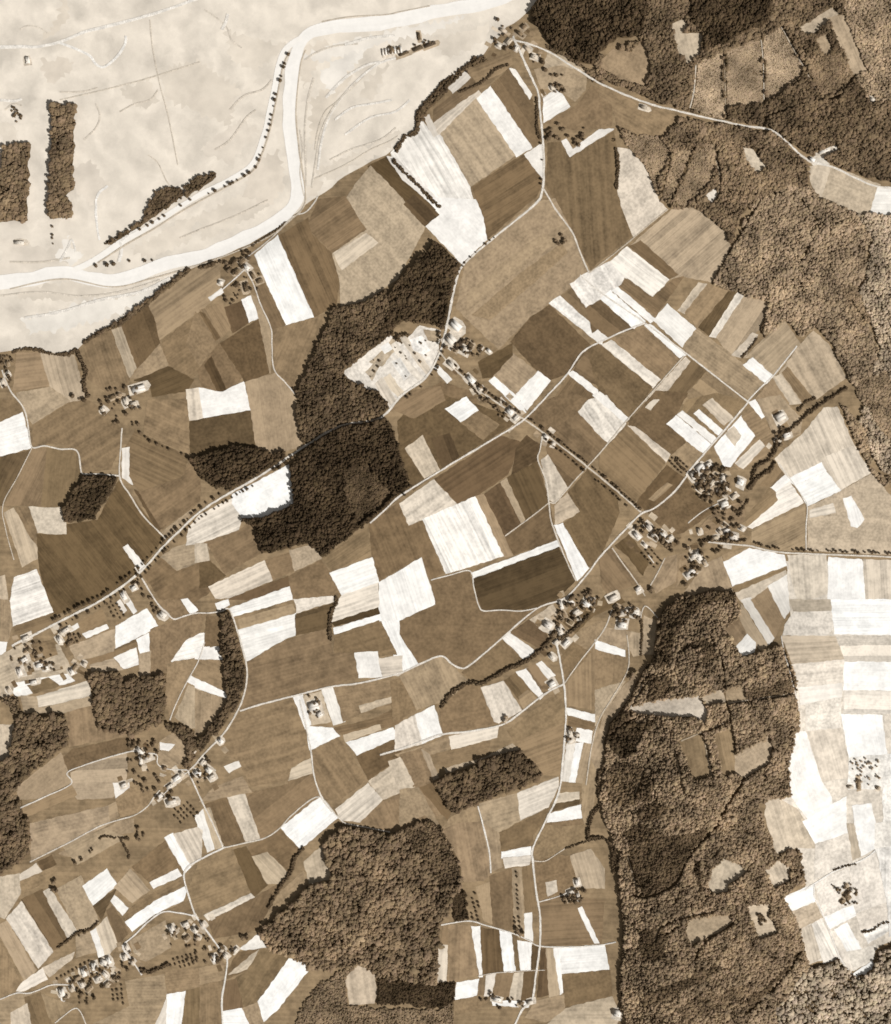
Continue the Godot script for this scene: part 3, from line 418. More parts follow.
	[250,"w","stubble_field","white stubble field beside the brook village",[714.5,446.5,741.4,416.2,756,434.8,730.2,466.7,723.9,465.5]],
	[192,"m","meadow","tiny buff mottled meadow beside the walled hillside hamlet",[725.7,433.7,733.6,426.9,740.7,435.9,734.7,445.3]],
	[145.64,"m","meadow","small tan mottled meadow beside the brook village",[671.8,455.2,686.4,443.1,703.3,453.9,689.8,469.6]],
	[138.32,"s","crop_field","tan striped crop field between the walled hillside hamlet and the brook village",[741.9,416.2,752.6,407.2,775.1,435.9,771.7,451.6,739.2,469.6,733.6,464,756,435.9]],
	[208,"s","hay_field","small long buff streaked hay field between the walled hillside hamlet and the brook village",[735.8,463.3,759.4,440.4,764.3,446,743,468.5]],
	[247,"w","stubble_field","tiny long white stubble field beside the walled hillside hamlet",[749.3,402.7,754.9,400,765.4,415.7,761.6,418]],
	[152.96,"s","crop_field","tan striped crop field between the walled hillside hamlet and the brook head wedge",[757.1,400,779.6,395.5,802,420.2,800,433.7,784.1,440.4,776.2,438.2]],
	[120.02,"p","ploughed_field","brown ploughed field beside the white roofed hill farm",[600,557.1,612.3,548.1,633.7,575.1,639.3,581.8,609,595.3,602.2,586.3]],
	[99.28,"p","ploughed_field","small dark brown ploughed field beside the crossroads hamlet",[615.7,545.9,629.2,534.7,648.3,561.6,642.6,575.1,629.2,557.1]],
	[150.52,"m","meadow","small tan mottled meadow beside the crossroads hamlet",[651.6,581.8,667.3,557.1,676.3,554.9,678.6,579.6,656.1,593]],
	[140.76,"m","meadow","small long tan mottled meadow beside the lower brook village",[678.6,554.9,696.5,552.6,685.3,570.6,676.3,586.3]],
	[160.28,"m","meadow","light tan mottled meadow beside the lower brook village",[705.5,563.9,721.2,557.1,732.4,590.8,712.2,588.6,689.8,595.3,685.3,590.8]],
	[132.22,"m","meadow","brown mottled meadow beside the lower brook village",[701,525.7,721.2,507.7,743.7,501,743.7,521.2,734.7,527.9,707.7,534.7]],
	[202,"s","hay_field","large buff streaked hay field beside the brook head wedge",[775.2,458.8,803.2,433.7,823.9,408.3,836.9,407.2,852.6,442.6,870.6,473,839.6,490.2,823.4,465.1,787.5,479]],
	[250,"w","stubble_field","small long white stubble field beside the brook head wedge",[788.6,479,821.2,462.9,825.7,470.7,794.7,485.3]],
	[251,"w","stubble_field","white stubble field beside the brook head wedge",[795.8,485.7,826.1,471.8,840.3,490.2,807.7,505.5]],
	[206,"s","hay_field","buff streaked hay field beside the brook head wedge",[826.1,456.6,852.6,446.5,870.6,472.3,841.4,488.7]],
	[246,"w","stubble_field","tiny white stubble field beside the walled hillside hamlet",[770.7,486.9,784.2,474.5,789.8,480.8,776.7,492]],
	[228,"s","hay_field","long cream streaked hay field beside the lower brook village",[776.7,492.5,789.8,482.4,803.2,502.6,752.1,527.9,747.6,526.2,777.4,501]],
	[132.22,"p","ploughed_field","small long brown ploughed field beside the lower brook village",[745.3,519,770,489.1,777.4,499.9,747.6,525.7]],
	[126.12,"p","ploughed_field","small brown ploughed field beside the walled hillside hamlet",[761,485.3,776.3,465.5,784.2,474.5,771.1,486.4]],
	[150.52,"p","grain_field","tan smooth grain field beside the lower brook village",[752.1,530.2,804.4,504.8,806.6,549.9,787.5,550.8,752.1,541.9]],
	[182.24,"m","meadow","large light tan mottled meadow beside the straight eastern road",[808.2,507.1,841.4,491.4,872.4,474.1,888.5,494.3,902,501,902,554.9,808.2,550.4]],
	[247,"w","stubble_field","small long white stubble field beside the straight eastern road",[843.6,498.8,850.8,496.5,863.8,519.4,857.1,527.3,851.5,525.7]],
	[206,"s","hay_field","small long buff streaked hay field beside the straight eastern road",[810,510.4,832.4,503.7,835.1,512.2,810.4,517.2]],
	[252,"w","stubble_field","white stubble field beside the lower brook village",[724,562.1,749.4,548.6,784.2,555.3,786.4,566.1,733,586.3]],
	[126.12,"p","ploughed_field","small thin brown strip ploughed field beside the lower brook village",[733,586.8,786.4,566.6,786.8,570.6,734.1,590.8]],
	[138.32,"m","meadow","tiny thin tan strip mottled meadow beside the lower brook village",[722.4,554.9,749.4,547,724.7,560.5]],
	[203,"m","meadow","buff mottled meadow beside the straight eastern road",[788,555.3,825.7,555.3,828.4,593,798.7,603.1,792,579.6]],
	[253,"w","stubble_field","white stubble field beside the straight eastern road",[829,557.6,861.6,559.8,865,600,828.4,600]],
	[203,"p","grain_field","buff smooth grain field beside the straight eastern road",[863.8,559.8,902,561.2,902,600.9,866.1,600]],
	[195,"m","meadow","buff mottled meadow beside the eastern hill wood corner",[735.9,593.3,785.3,570.8,790.9,609,780.8,620.2,765.1,609,741.5,602.2]],
	[227,"w","stubble_field","small thin cream strip stubble field beside the eastern hill wood corner",[741.5,600.4,750.5,597.8,774.1,637,768.4,644.2]],
	[145.64,"p","grain_field","tan smooth grain field beside the eastern hill wood corner",[751.6,600,769.6,586.5,783.5,618,774.5,637]],
	[238,"w","stubble_field","small white stubble field between the eastern hill wood corner and the straight eastern road",[768.4,586.5,786.4,575.3,789.8,609,784.2,618]],
	[170.04,"p","grain_field","small long light tan smooth grain field beside the eastern hill wood corner",[739.3,615.7,741.5,604.5,767.3,644.9,760.6,649.8,744.9,633.7]],
	[150.52,"m","meadow","small tan mottled meadow beside the eastern hill wood corner",[724.7,629.6,738.1,618,746,634.8,737,645.3]],
	[247,"w","stubble_field","small white stubble field between the eastern hill wood corner and the sandy clearing",[737,646.2,747.1,634.8,755.4,642.6,753.9,651.6,741.5,655.2]],
	[193,"p","grain_field","small long buff smooth grain field beside the eastern hill wood corner",[789.8,600,830.2,600,831.7,611.2,794.3,611.7]],
	[223,"m","meadow","cream mottled meadow beside the eastern hill wood corner",[794.7,612.3,831.7,611.7,832.9,629.2,825.7,635.5,783,634.8,785.3,624.7]],
	[183.46,"s","hay_field","long light tan streaked hay field beside the eastern field edge path",[781.9,636.4,834.7,636.4,844.8,653.9,843.6,659.5,792,662.9]],
	[213,"s","hay_field","buff streaked hay field beside the eastern field edge path",[792,665.1,843.6,659.9,843.6,683.1,798.7,687.5]],
	[228,"w","stubble_field","long cream stubble field beside the eastern field edge path",[798.7,688,841.8,683.5,841.4,696.5,801,704.4]],
	[219,"m","meadow","cream mottled meadow between the eastern cottages and the eastern field edge path",[805.5,704.8,840.7,698.1,840.3,727.9,806.6,731.3]],
	[207,"m","meadow","buff mottled meadow beside the eastern cottages",[806.6,731.8,840.3,728.4,847.5,754.9,847.5,777.3,821.2,781.8]],
	[253,"w","stubble_field","white stubble field between the eastern field edge path and the straight eastern road",[831.3,600,902,600,902,634.8,834.7,633.7]],
	[213,"p","grain_field","long buff smooth grain field beside the eastern field edge path",[835.8,635.9,902,635.5,902,662.2,845.9,661.1]],
	[250,"w","stubble_field","white stubble field between the eastern field edge path and the eastern cottages",[844.8,662.2,902,662.6,902,690.2,843.6,689.8]],
	[219,"p","grain_field","long cream smooth grain field beside the eastern field edge path",[844.8,690.9,902,692,902,713.8,843.6,712.7]],
	[253,"w","stubble_field","white stubble field between the eastern cottages and the eastern field edge path",[841.4,714.5,881.8,715.6,886.7,754.9,849.2,757.1]],
	[243,"w","stubble_field","long white stubble field between the eastern cottages and the hill wood meadow",[796.5,731.8,805.5,731.8,821.2,781.8,831.3,797.5,834.7,817.7,816.7,835.7,812.2,824.5,792,797.5,788.6,766.1]],
	[238,"m","meadow","long white mottled meadow beside the eastern cottages",[884.5,754.9,902,752.6,902,824.5,884,824.5,882.9,788.6]],
	[240,"m","meadow","white mottled meadow beside the eastern cottages",[849.2,757.6,884,754.9,881.8,788.6,848.1,788.6]],
	[185,"m","meadow","long buff mottled meadow beside the hill wood meadow",[765.1,815,767.3,800.4,779.7,799.3,796.5,847.6,776.3,853.2]],
	[183.46,"m","meadow","long light tan mottled meadow beside the eastern cottages",[779.7,799.3,798.7,810.5,815.6,842,814.5,847.6,796.9,847.6]],
	[252,"w","stubble_field","white stubble field between the eastern cottages and the eastern farm",[803.2,821.8,845.9,797.1,845.9,824,847,833,815.6,843.1]],
	[219,"m","meadow","cream mottled meadow between the eastern farm and the eastern cottages",[815.6,844.2,848.1,833.4,857.1,859.9,814.5,879.4]],
	[193,"p","grain_field","small long buff smooth grain field beside the eastern farm",[847,824,853.7,824,860.9,856.5,853.1,859.9]],
	[249,"w","stubble_field","long white stubble field between the eastern cottages and the eastern farm",[854.9,824,852.6,806,870.6,803.8,875.1,824,873.9,848.7,861.6,855.4]],
	[235,"m","meadow","cream mottled meadow between the eastern cottages and the eastern farm",[875.1,824,902,819.5,902,850.9,875.1,848.7]],
	[251,"w","stubble_field","small white stubble field beside the eastern farm",[784.2,897.4,813.3,884.6,814.5,901.4,792.5,910.4]],
	[185,"m","meadow","small buff mottled meadow beside the eastern farm",[793.1,911.5,814.5,903,822.3,917.2,798.7,928.4]],
	[203,"p","grain_field","small buff smooth grain field beside the pale open wood",[799.9,929.9,812.2,924.3,823.4,956.9,808.8,964.3]],
	[223,"p","grain_field","long cream smooth grain field beside the pale open wood",[812.2,924.3,821.2,918.7,841.4,958.7,823.9,963.2]],
	[223,"m","meadow","cream mottled meadow between the eastern farm and the pale open wood",[815.6,882.8,848.1,868.2,853.1,902.6,823.4,916.5]],
	[249,"w","stubble_field","small long white stubble field beside the eastern farm",[824.6,917.4,853.7,904.8,857.1,914.9,830.2,928.6]],
	[249,"w","stubble_field","small white stubble field beside the pale open wood",[834.7,929.9,847,923.2,860.9,948.6,852.6,952.4,845.9,950.2]],
	[223,"m","meadow","cream mottled meadow between the eastern farm and the pale open wood",[850.4,867.1,875.1,853.2,886.3,902.6,857.1,913.8,853.7,903.7]],
	[223,"m","meadow","small cream mottled meadow beside the pale open wood",[845.9,952.4,861.6,949.7,875.5,945.2,872.8,959.1,853.7,970.4]],
	[251,"w","stubble_field","tiny long white stubble field beside the pale open wood",[853.7,973.7,871.7,961.4,873.9,968.8,857.1,979.3]],
	[219,"m","meadow","small cream mottled meadow beside the eastern farm",[856.4,914.2,886.3,903,888.5,925,861.6,931.7]],
	[240,"s","hay_field","small long white streaked hay field beside the eastern farm",[862.7,932.2,888.5,921,890.8,929.5,868.3,943]],
	[238,"m","meadow","long white mottled meadow beside the eastern farm",[876.2,848.7,902,846.4,902,931.7,889.7,936.2,887.4,902.6]],
	[222,"m","meadow","small thin cream strip mottled meadow beside the pale open wood",[834.7,931.7,845.9,950.8,852.6,969.9,839.1,956.4,827.9,929.5]],
	[150.52,"m","meadow","long tan mottled meadow beside the western main road village",[-4.5,600,9,600,12.3,625.8,6.7,642.6,-4.5,640.4]],
	[246,"w","stubble_field","tiny white stubble field beside the western main road village",[-4.5,641.5,6.7,642.6,4.5,653.9,-4.5,653.9]],
	[121.24,"p","ploughed_field","small long brown ploughed field beside the western main road village",[13.9,626.3,53.9,613.9,56.1,625.1,18,640.9]],
	[126.12,"p","ploughed_field","small brown ploughed field beside the western road junction",[78.6,622.9,102.1,609.4,107.7,623.6,85.3,632.8]],
	[242,"w","stubble_field","tiny thin white strip stubble field beside the junction cottages",[83.1,634.1,106.6,624.7,108.2,628.1,86.4,637.7]],
	[236,"w","stubble_field","tiny thin white strip stubble field beside the western main road village",[61.7,633,77.4,623.6,78.6,626.9,64,635.9]],
	[228,"w","stubble_field","tiny long cream stubble field beside the western road junction",[116.7,602.7,120.1,600,126.2,610.1,123.5,612.8]],
	[242,"w","stubble_field","tiny long white stubble field between the western road junction and the junction cottages",[124.6,600,130.2,600,136.5,611.2,133.6,613.5]],
	[251,"w","stubble_field","white stubble field beside the junction cottages",[116,626.3,147,609,158.2,626.9,114.9,648.3]],
	[170.04,"m","meadow","long light tan mottled meadow beside the notched square wood",[70,646.5,114.5,629.6,114.9,650.5,76.3,661.1]],
	[120.02,"p","ploughed_field","tiny thin brown strip ploughed field beside the notched square wood",[89.8,659.9,113.4,652.1,114.5,656.1,90.9,665.5]],
	[162.72,"p","grain_field","small long light tan smooth grain field beside the notched square wood",[90.2,665.5,113.4,658.8,122.3,669.6,92,671.8]],
	[242,"w","stubble_field","small white stubble field beside the notched square wood",[114.5,657.7,135.8,647.1,138,664,123.9,668.5]],
	[247,"w","stubble_field","tiny white stubble field between the junction cottages and the notched square wood",[136.9,639.7,148.1,633.7,150.4,650.5,140.3,653]],
	[126.12,"m","meadow","brown mottled meadow between the junction cottages and the curved tree belt",[150.8,629.6,175.1,620.7,200,613.9,206.5,613.5,200,631.4,171,660.6,168.4,671.8,149.7,674.1]],
	[120.02,"p","ploughed_field","tiny long brown ploughed field beside the junction cottages",[114.9,649.8,135.8,639.7,136.5,646.5,114.9,655.2]],
	[157.84,"m","meadow","small long light tan mottled meadow between the notched square wood and the junction cottages",[139.6,654.3,150.4,651.6,149.3,674.1,139.6,677.4]],
	[236,"s","hay_field","long white streaked hay field beside the junction cottages",[171.7,661.1,186.3,640.9,200,633.7,215.5,632.5,208.8,647.1,200,656.1,172.8,662.9]],
	[133.44,"m","meadow","small tan mottled meadow beside the junction cottages",[157.1,600,179.6,600,189,613.5,173.3,618]],
	[247,"w","stubble_field","tiny white stubble field between the junction cottages and the western road junction",[181.8,600,187.4,598.9,197.5,610.1,190.8,613.5]],
	[145.64,"m","meadow","long tan mottled meadow beside the curved tree belt",[167.7,663.3,197.5,657.7,188.6,680.8,170.6,716.7,166.1,698.8]],
	[247,"w","stubble_field","tiny white stubble field beside the curved tree belt",[187.4,681.3,190.8,676.3,200.9,680.1,200.9,689.1]],
	[162.72,"m","meadow","light tan mottled meadow between the curved tree belt and the upper farm village",[175.1,716.7,188.6,685.7,200.9,690.2,200.9,725.7,190.8,728.4]],
	[177.36,"m","meadow","light tan mottled meadow beside the western main road village",[-4.5,658.4,24.7,642.6,58.4,644.9,74.1,674.1,26.9,695.4,-4.5,696.5]],
	[126.12,"m","meadow","small brown mottled meadow beside the western main road village",[31.4,644.9,53.9,640.4,57.2,653.9,40.4,660.6]],
	[246,"w","stubble_field","thin white strip stubble field beside the western main road village",[13.9,683.5,51.2,676.8,67.3,674.5,74.1,680.8,26.9,694.3,14.6,695.6]],
	[126.12,"m","meadow","small long brown mottled meadow beside the western main road village",[28.1,685.7,48.3,677.9,58.8,685.3,33.7,693.2]],
	[202,"s","hay_field","long buff streaked hay field beside the notched square wood",[37,697,87.5,681.3,90.9,695.4,38.2,708.2]],
	[170.04,"m","meadow","small long light tan mottled meadow by the notched square wood",[21.3,695.8,35.9,697,38.2,708.2,67.3,702.4,67.3,712.2,24.7,712.7]],
	[167.6,"p","grain_field","small thin light tan strip smooth grain field beside the notched square wood",[38.2,709.3,90.9,696.5,93.4,705.5,67.3,712.7]],
	[140.76,"m","meadow","tan mottled meadow beside the notched square wood",[67.3,712.7,93.4,705.9,97.6,730.6,127.9,735.1,101,739.6,69.6,746.4]],
	[104.16,"m","meadow","long dark brown mottled meadow beside the farm village",[61.7,759.4,71.8,749.7,127.9,737.4,130.2,750.4,94.3,759.8,68.5,771.7]],
	[152.96,"p","grain_field","tan smooth grain field beside the ragged western wood",[18,786.8,60.6,753.1,69.6,777.3,69.6,782.9,40.4,797.5,15.7,800]],
	[162.72,"p","grain_field","light tan smooth grain field beside the farm village",[71.2,772.8,98.8,759.8,125.7,753.1,126.8,768.4,125.7,779.6,112.2,797.5,77.4,798.7,70.7,786.3]],
	[190,"m","meadow","small buff mottled meadow beside the ragged western wood",[-4.5,725.7,13.5,724.8,11.2,754.9,-4.5,763.9]],
	[152.96,"m","meadow","tan mottled meadow between the farm village and the upper farm village",[159.8,741.9,172.8,734,186.3,744.1,186.3,757.1,175.1,768.4,159.8,768.4,157.1,755.3]],
	[238,"w","stubble_field","tiny white stubble field beside the farm village",[160.5,743,174,744.8,168.4,750.4,160.5,749.3]],
	[133.44,"p","grain_field","small thin tan strip smooth grain field beside the ragged western wood",[22.7,808.4,70.9,784.9,76.5,794.8,25.9,817]],
	[148.08,"p","grain_field","thin tan strip smooth grain field beside the stepped slope hedge",[56.8,829.4,116,802.2,118.5,817,57.3,848.6,32.1,858.5,29.1,846.2]],
	[140.76,"m","meadow","tan mottled meadow between the farm village and the stepped slope hedge",[116,799.8,128.4,787.4,153.1,792.3,148.1,809.1,121,816.5]],
	[233,"w","stubble_field","tiny cream stubble field beside the farm village",[113.6,783.7,128.4,780.7,128.9,786.9,116,797.3]],
	[152.96,"m","meadow","thin tan strip mottled meadow beside the stepped slope hedge",[59.3,853.6,118.5,821.5,133.3,819,133.3,831.4,103.7,836.3,81.5,858.5]],
	[246,"w","stubble_field","tiny white stubble field between the junction cottages and the meadow slope",[215.7,603.8,228.1,600,229.2,604.5,218,610.1]],
	[150.52,"s","crop_field","small thin tan strip striped crop field beside the meadow slope",[238.6,619.5,292,604.5,295.4,613.5,240.9,630.3]],
	[247,"w","stubble_field","white stubble field beside the meadow slope",[237,630.8,295.4,613.9,295.4,634.8,283.1,639.7,247.1,661.1,242,642.6]],
	[216,"m","meadow","small long cream mottled meadow beside the meadow slope",[296.5,604.9,294.3,600,332.4,596.6,336.9,600,296.5,612.6]],
	[101.72,"p","ploughed_field","dark brown ploughed field beside the meadow slope",[295.8,615,334.7,603.8,332.4,613.5,329.1,627.4,296.5,634.8]],
	[84,"p","ploughed_field","small thin very dark brown strip ploughed field beside the large white field",[332.4,622.4,377.3,608.1,379.6,613.5,334.7,626]],
	[251,"w","stubble_field","small thin white strip stubble field beside the large white field",[333.8,628.3,379.6,614.8,380.9,619.1,334.7,633.7]],
	[123.68,"s","crop_field","brown striped crop field beside the large white field",[334.7,635.2,380.9,621.8,396.4,653.9,379.6,656.1,354.9,652.1,334.7,653.4]],
	[120.02,"m","meadow","large brown mottled meadow beside the garden plot",[247.1,662.2,284.2,640.9,329.1,628.5,332.4,653.2,354.9,653.9,358.2,677.4,294.3,694.3,240.4,710,246,685.3]],
	[243,"w","stubble_field","small white stubble field beside the pale ridge road",[354.9,653.2,377.3,651.9,381.8,676.3,359.4,677.4]],
	[206,"s","hay_field","small buff streaked hay field beside the pale ridge road",[379.1,658.8,402,656.1,402,675.2,382.9,676.3]],
	[242,"w","stubble_field","small white stubble field beside the curved tree belt",[195.5,648.7,218,647.1,222.4,659.5,195.5,658.8]],
	[247,"w","stubble_field","small long white stubble field beside the curved tree belt",[195.5,676.8,224.7,692.5,228.1,698.8,195.5,687.1]],
	[107.82,"m","meadow","small dark brown mottled meadow beside the curved tree belt",[206.7,616.2,220.2,617.3,220.2,646,204.5,646]],
	[132.22,"m","meadow","brown mottled meadow beside the curved tree belt",[195.5,659.9,222.4,660.6,224.7,689.8,195.5,677.4]],
	[157.84,"m","meadow","light tan mottled meadow between the curved tree belt and the upper farm village",[195.5,689.8,226.9,699.2,213.5,721.2,195.5,736.9]],
	[133.44,"s","crop_field","large tan striped crop field beside the garden plot",[215.7,743.7,240.9,712.7,293.2,698.1,310,734.7,310,757.1,292,766.6,288.7,779.6,251.6,785.9,238.2,761.6]],
	[243,"w","stubble_field","small long white stubble field between the garden plot and the field track bend",[293.2,695.8,302.1,694.3,312.2,723.5,305.5,728.4]],
	[186,"m","meadow","small buff mottled meadow beside the garden plot",[303.3,696.5,321.2,691.4,330.2,721.7,312.2,724.8]],
	[238,"w","stubble_field","small long white stubble field between the garden plot and the pale ridge road",[322.3,690.2,332.4,687.5,344.8,721.2,333.6,724.8]],
	[249,"w","stubble_field","small white stubble field beside the garden plot",[306.6,726.2,332.4,728.4,339.2,736,310,749.5]],
	[185,"s","hay_field","small buff streaked hay field beside the field track bend",[288.7,780.9,292,768.4,311.1,758.5,313.4,772.8]],
	[138.32,"m","meadow","tan mottled meadow beside the pale ridge road",[334.7,688,400,679,402,701,361.6,712.7,343.7,721.2]],
	[185,"s","hay_field","small thin buff strip streaked hay field beside the pale ridge road",[359.4,705.9,390.8,697,400,698.8,361.6,712.2]],
	[121.24,"p","ploughed_field","long brown ploughed field beside the pale ridge road",[334.7,728.4,379.6,717.2,402,703.3,402,723.5,343.7,735.1]],
	[182.24,"p","grain_field","small thin light tan strip smooth grain field beside the field track bend",[343.7,735.1,379.6,725,380.7,729.1,345.9,741.9]],
	[251,"w","stubble_field","small long white stubble field beside the field track bend",[347,743,393,727.9,397.5,736.9,357.1,754.9]],
	[101.72,"m","meadow","dark brown mottled meadow beside the field track bend",[357.1,756.5,397.5,738.5,400.9,743.7,400.9,757.1,368.4,779.6]],
	[135.88,"s","crop_field","tan striped crop field beside the field track bend",[311.1,750.8,338,737.4,367.2,780,339.2,799.8,322.3,798,313.4,773.3]],
	[232,"w","stubble_field","tiny cream stubble field beside the upper farm village",[224.7,766.6,238.6,761.6,240.4,766.1,229.2,772.4]],
	[251,"w","stubble_field","white stubble field beside the valley wood clearing",[281.5,827.9,321,795.8,337,817.8,300.2,848.6]],
	[116.36,"m","meadow","brown mottled meadow beside the upper farm village",[204.9,804.7,226.7,797.3,245.7,841.2,223.5,847.7]],
	[202,"s","hay_field","long buff streaked hay field beside the upper farm village",[227.2,796.3,244.4,793.3,260.5,838.8,246.2,841.2]],
	[135.88,"p","grain_field","tan smooth grain field beside the field track bend",[245.7,793.3,288.9,784.9,288.9,781.5,313.6,773.8,321,794.8,264.2,838.8,261,838.8]],
	[150.52,"m","meadow","small long tan mottled meadow beside the upper farm village",[200,801.7,214.8,786.9,242,777,251.4,791.9]],
	[212,"s","hay_field","buff streaked hay field between the field track bend and the valley wood clearing",[335.8,809.6,367.9,783.7,382.7,799.3,360.5,822,340.7,819.5]],
	[186,"s","hay_field","buff streaked hay field between the field track bend and the rectangular field wood",[369.1,781.2,403.7,757.3,414.8,786.9,382.7,799.3]],
	[132.22,"m","meadow","brown mottled meadow beside the field track bend",[360.5,822.7,384,800.7,416,787.4,407.9,760.2,422.2,754.8,446.9,811.6,392.6,832.6]],
	[240,"w","stubble_field","small long white stubble field beside the upper farm village",[195.1,816.5,203,809.6,214.8,848.6,207.9,851.6]],
	[170.04,"p","grain_field","small thin light tan strip smooth grain field beside the upper farm village",[203.7,809.1,209.9,807.9,223.5,847.7,215.3,848.6]],
	[157.84,"m","meadow","light tan mottled meadow beside the pale ridge road",[400,675.6,418,665.5,440.4,656.6,456.1,669.6,467.3,680.8,447.1,701,433.7,703.7,415.7,710]],
	[126.12,"m","meadow","brown mottled meadow beside the pale ridge road",[391,681.3,400,679,415.7,710,400,719.4,393.3,721.2]],
	[249,"w","stubble_field","white stubble field beside the pale ridge road",[414.6,715.8,433.7,705.9,442.6,734.7,421.3,743.7]],
	[214,"s","hay_field","buff streaked hay field beside the pale ridge road",[395.5,725.7,414.6,715.8,421.3,743.7,395.5,750.8]],
	[126.12,"m","meadow","brown mottled meadow beside the thick brook hedge",[439.3,708.2,467.3,684.4,481.9,687.5,496.5,722.8,443.8,734.7]],
	[113.92,"m","meadow","long dark brown mottled meadow beside the thick brook hedge",[462.2,672.3,503.3,640.9,534.7,654.3,505.5,667.8,476.3,683.1]],
	[242,"w","stubble_field","small long white stubble field beside the thick brook hedge",[503.3,638.6,510,633,536.9,652.7,523.5,658.8]],
	[107.82,"p","ploughed_field","small dark brown ploughed field between the thick brook hedge and the valley road junction",[511.1,633,530.2,619.5,550.4,638.2,539.2,647.6]],
	[186,"m","meadow","small buff mottled meadow beside the brook lane hamlet",[530.2,619.5,552.6,604.9,557.1,613.5,543.7,629.6]],
	[210,"s","hay_field","buff streaked hay field beside the thick brook hedge",[481.3,688,503.3,681.3,521.2,710,498.8,722.8,494.7,721.2]],
	[107.82,"p","ploughed_field","small dark brown ploughed field between the thick brook hedge and the valley road junction",[504.8,680.8,516.7,672.3,530.2,690.2,519,698.8]],
	[150.52,"p","grain_field","tiny tan smooth grain field beside the thick brook hedge",[519,697,527.9,690.2,536.9,698.8,523.5,708.2]],
	[242,"w","stubble_field","small long white stubble field beside the valley road junction",[516.7,672.3,526.8,668.7,544.8,694.3,540.3,698.8]],
	[126.12,"p","ploughed_field","small brown ploughed field beside the valley road junction",[526.8,668.9,536.9,663.3,552.6,679,545.9,690.2,544.8,694.3]],
	[237,"w","stubble_field","tiny long white stubble field beside the valley road junction",[536.9,664.4,541.4,661.7,554.9,675.2,548.1,678.6]],
	[247,"w","stubble_field","tiny white stubble field beside the valley road junction",[545.9,684.6,553.8,679,557.1,685.3,549.3,689.8]],
	[133.44,"m","meadow","long tan mottled meadow between the lone valley road farm and the valley road junction",[507.7,730.6,563.9,688,565,721.2,514.5,741.9]],
	[126.12,"s","crop_field","brown striped crop field beside the lone valley road farm",[514.9,741.9,565,722.8,561.6,775.1,543.7,774.6,521.2,750.4]],
	[206,"s","hay_field","small long buff streaked hay field beside the rectangular field wood",[448.3,737.4,498.8,726.2,496.5,736.9,451.6,749.5]],
	[150.52,"m","meadow","small thin tan strip mottled meadow beside the rectangular field wood",[395.5,754.9,448.3,737.4,450.5,748.1,431.4,754.9,422.4,748.6,400,757.1]],
	[126.12,"p","ploughed_field","long brown ploughed field beside the rectangular field wood",[430.3,755.3,489.8,741.9,485.3,757.1,444.9,767.7]],
	[138.32,"m","meadow","tan mottled meadow between the rectangular field wood and the field track bend",[400,755.3,421.3,748.6,433,779.6,413.5,786.3]],
	[172.48,"p","grain_field","tiny thin light tan strip smooth grain field beside the rectangular field wood",[421.8,749.7,429.2,754.9,438.2,777.3,433.7,779.6]],
	[170.04,"m","meadow","small thin light tan strip mottled meadow beside the rectangular field wood",[444.9,768.8,485.3,757.6,512.2,744.1,519,749.3,489.8,756,447.1,773.3]],
	[186,"m","meadow","small buff mottled meadow beside the field track bend",[388.8,761.6,400,757.6,413.5,784.1,400,793,395.5,779.6]],
	[138.32,"s","crop_field","tan striped crop field beside the valley road junction",[565.4,685.7,591.9,650.5,600.9,642.6,600.9,710,567.7,705.5]],
	[120.02,"m","meadow","brown mottled meadow beside the valley road junction",[559.4,643.1,572.8,642.6,590.8,652.1,566.1,679]],
	[150.52,"m","meadow","small tan mottled meadow beside the brook lane hamlet",[575.1,634.1,600.9,620.7,615.5,624.7,600.9,638.2,588.6,649.8,572.8,640.9]],
	[247,"w","stubble_field","small thin white strip stubble field by the lone valley road farm",[567.2,708.2,598.7,715.8,597.5,722.3,568.4,714.9]],
	[120.02,"p","ploughed_field","small long brown ploughed field beside the lone valley road farm",[568.4,716,597.5,723.9,593,730.2,568.8,725.7]],
	[228,"w","stubble_field","small thin cream strip stubble field beside the lone valley road farm",[567.2,744.1,575.1,743.7,569.5,781.8,562.1,780.7]],
	[250,"w","stubble_field","small thin white strip stubble field by the lone valley road farm",[576.2,743.7,582.9,742.8,575.1,781.8,569.9,781.8]],
	[150.52,"m","meadow","long tan mottled meadow between the lone valley road farm and the valley road junction",[584.1,743.7,597.5,725.7,600.9,734.7,586.3,784.1,576.2,781.8]],
	[242,"w","stubble_field","tiny white stubble field beside the lone valley road farm",[577.3,728.4,591.9,731.3,590.8,742.8,576.2,740.5]],
	[104.16,"p","ploughed_field","small long dark brown ploughed field beside the rectangular field wood",[419.8,787.4,432.1,783.7,450.6,812.1,446.9,819]],
	[145.64,"m","meadow","tan mottled meadow between the rectangular field wood and the field track bend",[400,789.9,418.5,787.4,440.7,827.9,424.7,814.6,400,825.4]],
	[150.52,"m","meadow","tan mottled meadow between the rectangular field wood and the valley wood tip",[442.5,828.1,451.9,817,476.5,804.7,487.7,860,459.3,860,449.4,838.8]],
	[157.84,"m","meadow","light tan mottled meadow beside the rectangular field wood",[479.5,804.2,518.5,793.3,521,819.5,486.9,838.8]],
	[215,"s","hay_field","cream streaked hay field beside the rectangular field wood",[517.8,793.3,558,777.5,558,786.9,548.1,806.7,521,819.5]],
	[120.02,"s","crop_field","long brown striped crop field between the double row orchard and the rectangular field wood",[486.9,839.3,548.1,809.6,532.1,846.2,493.8,858.5]],
	[251,"w","stubble_field","small long white stubble field beside the farm at the drive end",[548.1,814.6,580.2,805.2,581.5,817.8,547.4,822.7]],
